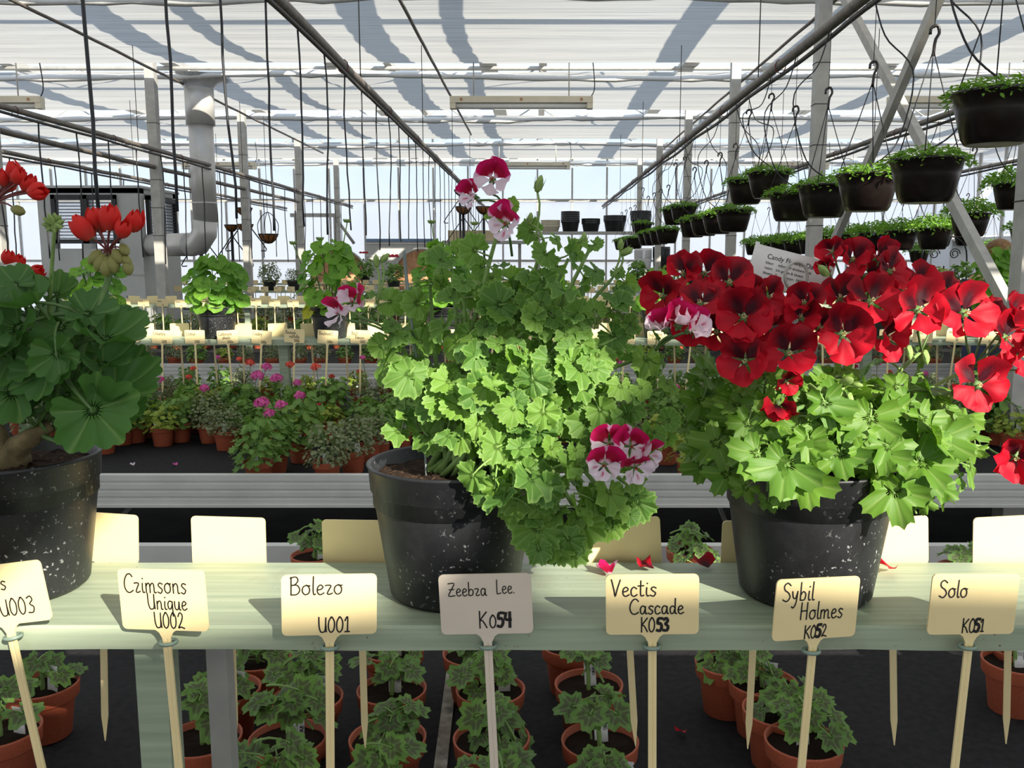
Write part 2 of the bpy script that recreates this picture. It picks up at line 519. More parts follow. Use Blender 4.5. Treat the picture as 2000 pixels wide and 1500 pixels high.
for xs, w in ((-1.44, .24), (-.67, .11), (1.4, .22), (2.55, .09), (4.2, .22), (-3.6, .24), (-2.85, .1), (-5.9, .22), (6.6, .22), (-8.2, .2), (8.6, .2)):
    x = xs + 0.76
    MB().box(x - w / 2, -5.5, HS + 0.66, x + w / 2, 21, HS + 0.74).obj('roof_gutter', M['galv'], roof, smooth=False)

# back wall of glazing
wb = struct(new('wall_back', None, None, (0, YB, 0)))
rows = [(0.0, Z(-0.05), 'milky'), (Z(-0.05), Z(1.28), 'milky'), (Z(1.28), Z(2.17), 'glass'), (Z(2.52), Z(2.9), 'glass')]
ncol = 28
dx = 0.77
for r_, (z0, z1, mt) in enumerate(rows):
    pm = MB().box(-dx / 2 + .012, -.004, z0 + .015, dx / 2 - .012, .004, z1 - .015).mesh('pane', M[mt], False)
    for c in range(ncol):
        new('pane', pm, wb, (-12.3 + dx * (c + .5), 0, 0))
mm = MB().box(-.018, -.03, 0, .018, .03, Z(2.9)).mesh('mullion', M['galv'], False)
for c in range(ncol + 1):
    new('mullion', mm, wb, (-12.3 + dx * c, 0, 0))
for z, h in ((Z(-0.05), .05), (Z(1.28), .06), (Z(2.9), .08)):
    MB().box(-12.3, -.05, z - h / 2, 9.3, .05, z + h / 2).obj('rail', M['galv'], wb, smooth=False)
# rolled cream screen above the glass
for z0, z1 in ((2.17, 2.28), (2.30, 2.40), (2.42, 2.52)):
    MB().box(-12.3, -.09, Z(z0), 9.3, -.03, Z(z1)).obj('cream_band', M['lampcream'], wb, smooth=False)
# side walls
wl = struct(new('wall_left', None, None, (XL - 1.85, 0, 0)))
wr = struct(new('wall_right', None, None, (XR, 0, 0)))
for wv, y0 in ((wl, 11), (wr, 8)):
    n = int((YB - y0) / 0.9)
    dy = (YB - y0) / n
    lo = MB().box(-.01, -dy / 2 + .01, 0, .01, dy / 2 - .01, 1.9).mesh('wall_board', M['whitewall'] if wv is wr else M['milky'], False)
    hi = MB().box(-.004, -dy / 2 + .01, 1.93, .004, dy / 2 - .01, 3.6).mesh('pane', M['milky'], False)
    st = MB().box(-.03, -.02, 0, .03, .02, 3.7).mesh('mullion', M['galv'], False)
    for k in range(n):
        new('wall_board', lo, wv, (0, y0 + dy * (k + .5), 0))
        new('pane', hi, wv, (0, y0 + dy * (k + .5), 0))
        new('mullion', st, wv, (0, y0 + dy * k, 0))

# ------------------------------------------------------------------ posts and bracing
PXL, PXR = -4.15, 2.14
def post(x, y, zt, label, w=0.1):
    t = thing('steel_post', label, 'post', (x, y, 0), 'galvanised posts carrying the roof')
    MB().box(-w / 2, -w / 2, 0.01, w / 2, w / 2, zt).obj('shaft', M['galv'], t, smooth=False)
    MB().box(-w * .8, -w * .8, 0, w * .8, w * .8, .012).obj('base_plate', M['galv'], t, smooth=False)
    for z in (1.75, 2.05, 2.35, 2.65, 2.95):
        q = w / 2 + .002
        MB().tube([(-q, -q, z), (q, -q, z), (q, q, z), (-q, q, z)], .003, 5, closed=True).obj('wire_band', M['black'], t)
    return t
for i, y in enumerate((7.0, 10, 13, 16, 19)):
    post(PXL, y, HS + 0.08, ['square grey steel post cut by the left edge of the picture', 'square grey steel post just left of the shiny flue',
         'slim grey steel post right of the shiny flue', 'thin grey steel post, fourth of the left row', 'thinnest grey steel post, far end of the left row'][i])
for i, y in enumerate((4.0, 7.0, 10, 13, 16, 19)):
    post(PXR + (0.03 if i == 0 else 0), y, HS + 0.08, ['broad grey steel post cut by the right edge of the picture', 'grey steel post meeting the crossed braces behind the red flowers',
         'grey steel post beside the front hanging pots, third in the right row', 'grey steel post among the hanging pots, fourth in the right row', 'thin grey steel post, fifth in the right row',
         'thinnest grey steel post at far end of right row'][i])
for (a, b, lb) in ((((PXR + .06), 6.97, HS + .02), (PXR + .06, 4.03, Z(-.35)), 'grey brace falling from the post behind the red flowers towards the right edge'),
                   (((PXR - .02), 4.03, HS + .1), (PXR - .02, 6.97, Z(-.3)), 'darker grey brace rising to the upper right behind the hanging pots')):
    m = MB(); mid = (Vector(a) + Vector(b)) / 2
    d = Vector(b) - Vector(a)
    q = basis(d, (1, 0, 0))
    L = d.length
    m.box(-.03, -.022, -L / 2, .03, .022, L / 2)
    tag(m.obj('diagonal_brace', M['galv'], None, mid, q, smooth=False), lb, 'brace', 'crossed braces')
# cross tube along the top between posts (right front)
tag(MB().tube([(0.6, 7.0, Z(2.02)), (6.5, 7.0, Z(2.02))], .03, 10).obj('cross_tube', M['galv']), 'grey horizontal roof tube along the top edge above the crossed braces', 'tube')

# ------------------------------------------------------------------ pipes along the house
YE = 18.4
def zone(X, Y):
    px = CX + F * X / (Y * CP)
    for lim, s in ((240, 'behind the left plant'), (400, 'near the shiny flue'), (520, 'right of the flue'), (640, 'left of the tall geranium'), (760, 'just left of the middle plant'), (1010, 'behind the middle plant, left half'), (1260, 'behind the middle plant, right half'), (1600, 'behind the red geranium, left half')):
        if px < lim: return s
    return 'behind the red geranium, right half'
def pipe(x, z, y0, label, r=.025, second=True, ye=YE, clamps=True):
    t = thing('overhead_pipe', label, 'pipe', (x, 0, z), 'pipes running along the greenhouse')
    ys = [y0 + (ye - y0) * k / 24 for k in range(25)]
    rg = random.Random(int(x * 100))
    MB().tube([(0, y, rg.uniform(-.004, .004)) for y in ys], r, 10).obj('pipe', M['pipe'], t)
    if second:
        MB().tube([(0.012 + .006 * math.sin(3 * y), y, -r - .014 - .010 * abs(math.sin(1.6 * y))) for y in [y0 + (ye - y0) * k / 90 for k in range(91)]], .011, 6).obj('water_line', M['darkpipe'], t)
    if clamps:
        n = int((ye - y0) / 1.5)
        for k in range(n):
            y = y0 + .5 + 1.5 * k
            MB().tube([(math.cos(a) * (r + .004), y, math.sin(a) * (r + .012) - .008) for a in [2 * PI * j / 10 for j in range(10)]], .003, 4, closed=True).obj('tie', M['pedicel'], t)
        for k in range(n // 2):
            y = y0 + 1.0 + 3.0 * k
            MB().tube([(0, y, r), (0, y, HS - z - .085)], .0035, 4).obj('chain', M['darkpipe'], t)
    return t
pipe(-1.06, Z(1.05), 1.6, 'thick grey double pipe descending diagonally from top centre towards the far wall')
pipe(1.335, Z(1.05), 1.6, 'grey double pipe carrying the nearest row of hanging pots')
pipe(-3.72, Z(1.05), 4.6, 'grey double pipe crossing in front of the shiny flue', .022)
pipe(2.93, Z(1.02), 4.0, 'grey pipe carrying the second row of hanging pots', .022)
pipe(4.95, Z(1.00), 6.5, 'grey pipe carrying the farthest row of hanging pots', .02)
pipe(-5.05, Z(1.0), 7.5, 'dark grey pipe passing over the grey heater cabinet', .022)
pipe(PXL, Z(.98), 6.9, 'grey rail fixed along the left row of posts', .024, False, 15.9, False)
pipe(-3.95, Z(1.93), 6.6, 'thin dark screen rod under the ceiling above the left posts', .014, False, 17, False)
pipe(-1.03, Z(1.93), 6.6, 'thin dark screen rod under the ceiling near its middle', .014, False, 14.5, False)
pipe(2.28, Z(1.95), 6.6, 'thin dark screen rod under the ceiling above the right posts', .014, False, 16.5, False)

def hoses(x, z, ys, length, r, labels, group):
    for i, y in enumerate(ys):
        rg = random.Random(i * 7 + int(x * 10))
        L = length * rg.uniform(.93, 1.07)
        n = 9
        w = rg.uniform(-.015, .015)
        pts = [(w * math.sin(k / (n - 1) * PI * 1.6) + rg.uniform(-.003, .003), rg.uniform(-.004, .004), -L * k / (n - 1)) for k in range(n)]
        o = MB().tube(pts, r, 6).obj('drip_hose', M['hose'], None, (x, y, z - .045))
        tag(o, labels(i), 'hose', group)
hoses(-1.06, Z(1.05), [2.2 + .49 * k for k in range(33)], .90, .0045,
      lambda i: ('thin black drip hose far back under thick double pipe, ' + zone(-1.06, 2.2 + .49 * i) if i > 7 else '%s black drip hose dangling from the thick double pipe, counted from the left' % ordinal(i)), 'hoses under the thick double pipe')
hoses(-3.72, Z(1.05), [6.35 + .55 * k for k in range(21)], 1.0, .006,
      lambda i: ('thin black drip hose dangling right of the shiny flue' if i > 6 else '%s thin black drip hose left of the flue, counted from picture edge' % ordinal(i)), 'hoses under the left double pipe')
hoses(-5.05, Z(1.0), [8.0 + .8 * k for k in range(9)], 1.0, .006, lambda i: 'thin black drip hose hanging beside the grey heater cabinet', 'hoses near the heater cabinet')

# ------------------------------------------------------------------ lamps
def lamp(x, y, label, L=1.5):
    t = thing('tube_lamp', label, 'lamp', (x, y, Z(1.62)), 'ceiling tube lamps')
    MB().box(-L / 2, -.05, .0, L / 2, .05, .065).obj('housing', M['lampcream'], t, smooth=False)
    MB().tube([(-L / 2 + .03, 0, -.03), (L / 2 - .03, 0, -.03)], .03, 12).obj('tube_cover', M['white'], t)
    for s in (-1, 1):
        MB().box(-.03, -.045, -.06, .03, .045, .0).obj('end_cap', M['lampcream'], t, (s * (L / 2 - .03), 0, 0), smooth=False)
        MB().tube([(s * .5 * L / 1.5, 0, .065), (s * .5 * L / 1.5, 0, HS - Z(1.62))], .007, 6).obj('hanger', M['galv'], t)
    for s in (-.42, 0, .42):
        MB().box(-.012, -.056, .02, .012, -.05, .045).obj('clip', M['wood'], t, (s * L, 0, 0), smooth=False)
    MB().tube(spline([(L / 2 - .02, 0, .06), (L / 2 + .02, 0, .16), (L / 2, 0, HS - Z(1.62))], 8), .006, 6).obj('cable', M['hose'], t)
lamp(-.16, 9.75, 'long cream tube lamp hanging at the top centre of the ceiling')
lamp(-.16, 16.2, 'small cream tube lamp far back above the pink-topped flower')
lamp(-5.95, 9.75, 'cream tube lamp cut by the left picture edge')
lamp(-5.6, 16.2, 'far cream tube lamp behind the shiny flue', 1.3)
lamp(4.45, 9.75, 'cream tube lamp behind the top hanging pot')
lamp(4.5, 16.2, 'far cream tube lamp behind the crossed braces', 1.3)

# ------------------------------------------------------------------ heater cabinet and flue
hx0, hx1, hy0, hy1, hz = -6.02, -4.78, 11.0, 12.15, Z(.84)
h = thing('heater_cabinet', 'grey sheet metal heater cabinet with black louvred openings', 'heater', (hx0, hy0, 0))
MB().box(0, 0, .0, hx1 - hx0, hy1 - hy0, hz - .72).obj('lower_body', M['grey_panel'], h, smooth=False)
W_ = hx1 - hx0; D_ = hy1 - hy0
up = MB()
for (a, b, c, d) in ((0, 0, .18, .12), (0, D_ - .12, .12, D_), (W_ - .28, 0, W_, .12), (W_ - .1, D_ - .15, W_, D_)):
    up.box(a, b, hz - .72, c, d, hz)
up.box(0, 0, hz - .06, W_, D_, hz)
up.box(.18, 0, hz - .10, W_ - .28, .1, hz)
up.obj('upper_body', M['grey_panel'], h, smooth=False)
def louvre(par, loc, w, hh, rotz):
    f = MB()
    for b in ((0, 0, w, .05), (0, hh - .05, w, hh), (0, 0, .05, hh), (w - .05, 0, w, hh), (w * .46, 0, w * .56, hh)):
        f.box(b[0], -.03, b[1], b[2], .02, b[3])
    fr = f.obj('louvre_frame', M['black'], par, loc, Quaternion((0, 0, 1), rotz), smooth=False)
    sm = MB().box(.04, -.02, -.003, w - .04, .0, .007).mesh('louvre_slat', M['black'], False)
    n = 13
    for k in range(n):
        new('louvre_slat', sm, fr, (0, 0, .06 + (hh - .12) * k / (n - 1)))
    MB().box(.04, .012, .04, w - .04, .018, hh - .04).obj('louvre_pane', M['milky'], fr, smooth=False)
louvre(h, (.18, -.01, hz - .66), W_ - .46, .58, 0)
louvre(h, (W_ + .03, .12, hz - .66), D_ - .3, .58, PI / 2)
MB().box(-.02, -.02, hz, W_ + .02, D_ + .02, hz + .03).obj('top_plate', M['grey_panel'], h, smooth=False)
for k in range(12):
    MB().box(.15 + k * .085, -.012, .25, .165 + k * .085, 0, 1.05).obj('vent_bar', M['galv'], h, smooth=False)
MB().box(-.005, -.008, 1.30, W_ + .005, 0, 1.32).obj('seam', M['galv'], h, smooth=False)

fx, fy, fr_ = -3.82, 10.5, .135
fu = thing('flue_duct', 'shiny round stainless flue rising to the ceiling and bending into the heater', 'duct', (fx, fy, 0))
zt = atY(410, 455, fy).z
MB().tube([(0, 0, zt + .12), (0, 0, Z(1.55))], fr_, 28).obj('upright', M['steel'], fu)
MB().tube([(0, 0, Z(1.50)), (0, 0, Z(2.0))], fr_ * 1.18, 28).obj('collar', M['steel'], fu)
MB().tube([(0, 0, zt + .14), (-.02, .01, zt + .0), (-.12, .06, zt - .12), (-.25, .15, zt - .13)], fr_ * 1.02, 28).obj('elbow', M['steel'], fu)
MB().tube([(-.2, .12, zt - .13), (-1.05, .75, zt - .13)], fr_, 28).obj('horizontal_run', M['steel'], fu)
MB().tube([(0, 0, Z(.62)), (0, 0, Z(.64))], fr_ * 1.03, 28).obj('seam_ring', M['steel'], fu)
MB().lathe([(fr_ * 1.2, 0), (.2, .06), (.3, .1), (.33, .13)], 20, (0, 0, Z(1.9))).obj('foil_skirt', M['foil'], fu)

# ------------------------------------------------------------------ benches
CL = Z(-.85)                        # height of the cloth on the benches
def rail_profile(sgn):
    p = [(0, .12), (0, .098), (.004, .096), (.004, .088), (0, .086), (0, .068), (.004, .066), (.004, .058), (0, .056), (0, .040), (.004, .038), (.004, .030), (0, .028), (0, .012), (-.006, .010), (-.006, 0), (.03, 0), (.03, .12)]
    return [(sgn * y, z) for y, z in p] if sgn > 0 else [(sgn * y, z) for y, z in p][::-1]
def bench(y0, y1, x0, x1, label, legs=True):
    t = thing('growing_bench', label, 'bench', (0, 0, 0), 'growing benches')
    MB().extrude_x([(y0 + y, CL - .05 + z) for y, z in rail_profile(1)], x0, x1).obj('front_rail', M['alu'], t, smooth=False)
    MB().extrude_x([(y1 + y, CL - .05 + z) for y, z in rail_profile(-1)], x0, x1).obj('back_rail', M['alu'], t, smooth=False)
    m = MB(); nx, ny = 60, 12
    rg = random.Random(int(y0 * 10))
    vs = [(x0 + (x1 - x0) * b / nx, y0 + .03 + (y1 - y0 - .06) * a / ny, CL + rg.uniform(-.003, .001)) for a in range(ny + 1) for b in range(nx + 1)]
    m.add(vs, [(a * (nx + 1) + b, a * (nx + 1) + b + 1, (a + 1) * (nx + 1) + b + 1, (a + 1) * (nx + 1) + b) for a in range(ny) for b in range(nx)])
    m.box(x0, y0 + .03, CL - .03, x1, y1 - .03, CL - .006)
    m.obj('cloth_top', M['cloth'], t)
    if legs:
        k = 0
        x = x0 + .6
        while x < x1:
            for y in (y0 + .25, y1 - .25):
                MB().box(x - .02, y - .02, 0, x + .02, y + .02, CL - .04).obj('leg', M['galv'], t, smooth=False)
            MB().tube([(x, y0 + .25, .12), (x, y1 - .25, CL - .1)], .012, 6).obj('cross_stay', M['galv'], t)
            x += 1.45
    return t
B2 = 3.18
BP = 3.47
bench(.42, 2.40, -2.2, 2.4, 'nearest bench with black cloth holding the terracotta seedlings below the sage plank')
bench(B2, B2 + 2.69, -5.5, 5.5, 'second bench, grey ribbed edge and black cloth behind the big black pots')
bench(B2 + BP, B2 + BP + 2.69, -4.7, 6.5, 'third bench, its grey edge showing behind the pink flowers')
bench(B2 + 2 * BP, B2 + 2 * BP + 2.69, -4.4, 7.5, 'fourth bench seen far back through the plants')
bench(B2 + 3 * BP, B2 + 3 * BP + 2.69, -6.5, 7.5, 'farthest bench, mostly hidden by cream signs')

# ------------------------------------------------------------------ sage planks on legs
PT = Z(-.405)                       # top of the planks
P1, P1B = .95, 1.163
def plank(y0, y1, x0, x1, label, legs):
    t = thing('shelf_plank', label, 'shelf', (0, 0, 0), 'sage planks along the benches')
    m = MB(); n = 40
    rg = random.Random(int(y0 * 37))
    ch = .003
    prof = [(y0, -.028), (y0, -ch), (y0 + ch, 0), (y1 - ch, 0), (y1, -ch), (y1, -.028)]
    vs, fs = [], []
    for k in range(n + 1):
        x = x0 + (x1 - x0) * k / n
        for j, (y, z) in enumerate(prof):
            vs.append((x, y + rg.uniform(-.0006, .0006), PT + z + (rg.uniform(-.0012, .0012) if z < -.01 else 0)))
    q = len(prof)
    for k in range(n):
        for j in range(q):
            j2 = (j + 1) % q
            fs.append((k * q + j, (k + 1) * q + j, (k + 1) * q + j2, k * q + j2))
    fs += [tuple(range(q)), tuple(n * q + j for j in range(q - 1, -1, -1))]
    m.add(vs, fs)
    m.obj('board', M['sage'], t, smooth=False)
    for (x, y, w, mt) in legs:
        MB().box(x - w / 2, y - w / 2, CL, x + w / 2, y + w / 2, PT - .028).obj('leg', M[mt], t, smooth=False)
    return t
plank(P1, P1B, -1.5, 1.6, 'sage green painted plank holding the three big black pots', [(-.447, 1.0, .036, 'sage'), (-.41, 1.10, .026, 'galv'), (1.25, 1.0, .036, 'sage')])
PL = [4.50, 7.98, 11.45, 14.9]
NAMES = ['second sage plank, across the second bench behind the left flowers', 'third sage plank in the row of benches', 'fourth sage plank, far back', 'farthest sage plank, nearly hidden by cream signs']
for i, y in enumerate(PL):
    xa, xb = [(-4.6, 4.6), (-4.4, 5.8), (-4.2, 7.2), (-6.3, 7.3), (-6.5, 7.3)][i]
    lg = []
    x = xa + .3
    while x < xb:
        lg += [(x, y + .1, .045, 'sage')]
        x += 1.5
    plank(y, y + .21, xa, xb, NAMES[i], lg)
# ------------------------------------------------------------------ leaf, petal and pot shapes
def leaf_mesh(name, mat, lobes=5, depth=.25, teeth=3, tooth=.06, cup=.12, pleat=.10, ruffle=.05, A=160, seed=0, pet=1.0, petr=.03, pointed=0.0, petmat='stemg', m=12, droop=0.1, crenate=False, jit=.06):
    """unit leaf: blade in local xy pointing +y, normal +z, petiole leaving the origin towards -y/-z; length of midrib = 1"""
    rg = random.Random(seed)
    A = math.radians(A)
    J = lobes * m
    mb = MB()
    fr = [0.0, .14, .34, .56, .76, .90, 1.0]
    ph = rg.uniform(0, 6)
    k1 = rg.choice([5, 6, 7])
    lobR = [1.0 - .22 * abs((i - (lobes - 1) / 2) / ((lobes - 1) / 2)) ** 2 + rg.uniform(-jit, jit) for i in range(lobes)]
    vs, cs = [], []
    asym = rg.uniform(-.06, .06)
    rows = []
    for j in range(J + 1):
        th = -A + 2 * A * j / J
        lj = j / m                                # lobe index position, centre at .5
        li = min(int(lj), lobes - 1)
        d = abs(lj - li - .5) * 2                 # 0 at the vein, 1 at the sinus
        lr = lobR[li]
        if d > .5:
            o = li + (1 if lj - li > .5 else -1)
            if 0 <= o < lobes: lr = lr * (1 - (d - .5)) + lobR[o] * (d - .5)
        sh = 1 - depth * (d ** (1.2 if pointed else 2.2))
        if pointed: sh += pointed * (1 - d) ** 2 - pointed * .3
        tf = (j * teeth / m) % 1.0
        sh += tooth * ((abs(math.sin(PI * tf)) - .6) if crenate else (abs(tf - .5) * 2 - .5)) * (1 if d < .97 else .3)
        rows.append((th, d, lr * sh * (1 + asym * math.sin(th))))
    for q, f in enumerate(fr):
        for (th, d, r) in rows:
            rr_ = r * f
            x, y = rr_ * math.sin(th), rr_ * math.cos(th)
            z = cup * f * f * r + pleat * (d - .4) * f * r * .6 + ruffle * math.sin(k1 * th + ph) * f ** 3 - droop * (f ** 2.2) * max(0, math.cos(th)) * r
            vs.append((x, y, z))
            cs.append((max(0.0, 1 - d * m * .55) * (1 - .45 * f), f, rg.random() * .02))
    n = J + 1
    fs = []
    for q in range(len(fr) - 1):
        for j in range(J):
            a = q * n + j
            if q == 0: fs.append((a, a + n + 1, a + n)[::-1])
            else: fs.append((a, a + n, a + n + 1, a + 1)[::-1])
    fs = [tuple(reversed(f)) for f in fs]
    mb.add(vs, [tuple(reversed(f)) for f in fs], cs)
    mb.cur = 1
    if pet:
        pts = spline([(0, 0.02, .0), (0, -pet * .25, -pet * .12), (0, -pet * .6, -pet * .42), (0, -pet * .8, -pet * .85)], 6)
        mb.tube(pts, [petr, petr, petr * 1.05, petr * 1.15, petr * 1.25, petr * 1.5], 5, False, col=(.0, .0, .01))
    return mb.mesh(name, [mat, M[petmat]])

def petal_mesh(name, mat, L=1.0, half=40, curl=.15, ruffle=.06, seed=0, notch=0.0, claw=.12, thick=None):
    rg = random.Random(seed)
    nu, nv = 9, 7
    mb = MB(); vs, cs = [], []
    ph, kk = rg.uniform(0, 6), rg.choice([4, 5, 6])
    h = math.radians(half)
    for i in range(nu + 1):
        t = claw + (1 - claw) * i / nu
        for j in range(nv + 1):
            s = -1 + 2 * j / nv
            w = h * (t ** .45)
            edge = 1 - .22 * abs(s) ** 3 - notch * math.exp(-(s * 4) ** 2)
            r = L * t * (edge if t > .3 else 1) * (1 + .03 * math.sin(kk * s + ph) * t)
            a = s * w
            z = curl * t * t + ruffle * math.sin(kk * 1.3 * s + ph) * t * t * t - .10 * s * s * t * (1 - t) + .03 * math.sin(9 * t + ph) * t
            vs.append((r * math.sin(a), r * math.cos(a), z * L))
            cs.append((i / nu + 1e-3, (s + 1) / 2, .5))
    n = nv + 1
    fs = [(i * n + j, i * n + j + 1, (i + 1) * n + j + 1, (i + 1) * n + j)[::-1] for i in range(nu) for j in range(nv)]
    mb.add(vs, fs, cs)
    return mb.mesh(name, mat)

def tulip_petal(name, mat, seed):
    """one overlapping petal of a closed cup flower of height 1, standing on the origin"""
    rg = random.Random(seed)
    mb = MB(); vs, cs = [], []
    nu, nv = 9, 8
    op = rg.uniform(.0, .10)
    for i in range(nu + 1):
        t = i / nu
        for j in range(nv + 1):
            s = -1 + 2 * j / nv
            w = math.radians(58) * (1 - .75 * max(0, t - .55) / .45 * abs(s) ** .6 * .8)
            r = .40 * math.sin(PI * min(1, .10 + t * .80)) ** .62 * (1 - .25 * t ** 3) + op * t * t
            r *= 1 + .04 * s
            z = t * (1 - .12 * s * s * t) + .02 * math.sin(5 * s + seed)
            a = s * w
            vs.append((r * math.sin(a), r * math.cos(a), z))
            cs.append((t + 1e-3, (s + 1) / 2, .5))
    n = nv + 1
    mb.add(vs, [(i * n + j, (i + 1) * n + j, (i + 1) * n + j + 1, i * n + j + 1)[::-1] for i in range(nu) for j in range(nv)], cs)
    return mb.mesh(name, mat)

def big_pot(par, r0=.103, r1=.079, h=.163):
    """black nursery pot standing on the origin of par"""
    p = [(0, .004), (r1 * .9, .004), (r1 * .93, 0), (r1, .006), (r1 + (r0 - r1) * .72, h * .76), (r0 - .0065, h * .80), (r0 - .003, h * .815), (r0 - .001, h * .98), (r0 + .0012, h), (r0 - .0015, h + .0015), (r0 - .005, h - .001), (r0 - .006, h * .7), (0, h * .68)]
    MB().lathe(p, 56).obj('pot', M['pot'], par)
    # soil
    mb = MB(); rg = random.Random(5)
    vs, fs = [(0, 0, 0)], []
    NR, NA = 8, 30
    for i in range(1, NR + 1):
        for k in range(NA):
            a = 2 * PI * k / NA
            r = (r0 - .0065) * i / NR
            vs.append((r * math.cos(a), r * math.sin(a), rg.uniform(-.004, .004) - .004 * (i / NR) ** 2))
    for k in range(NA): fs.append((0, 1 + k, 1 + (k + 1) % NA))
    for i in range(NR - 1):
        for k in range(NA):
            a, b = 1 + i * NA + k, 1 + i * NA + (k + 1) % NA
            fs.append((a, a + NA, b + NA, b))
    mb.add(vs, fs)
    mb.obj('soil', M['soil'], par, (0, 0, h * .925))

# terracotta pot of rim radius 1 (scaled), height 1.62
def terra_mesh():
    p = [(0, .03), (.66, .03), (.68, 0), (.70, .02), (.84, 1.12), (.86, 1.15), (.95, 1.17), (.97, 1.2), (1.0, 1.56), (1.01, 1.60), (.97, 1.62), (.94, 1.58), (.90, 1.2), (0, 1.15)]
    return MB().lathe(p, 28).mesh('pot', M['terra'])
TERRA = terra_mesh()
def disc_soil():
    mb = MB(); rg = random.Random(2)
    vs, fs = [(0, 0, .02)], []
    for i in (1, 2, 3):
        for k in range(16):
            a = 2 * PI * k / 16
            vs.append((.31 * i * math.cos(a), .31 * i * math.sin(a), rg.uniform(-.05, .05)))
    for k in range(16):
        fs.append((0, 1 + k, 1 + (k + 1) % 16))
        for i in (0, 1):
            a, b = 1 + i * 16 + k, 1 + i * 16 + (k + 1) % 16
            fs.append((a, a + 16, b + 16, b))
    mb.add(vs, fs)
    return mb.mesh('soil', M['soil'])
TSOIL = disc_soil()

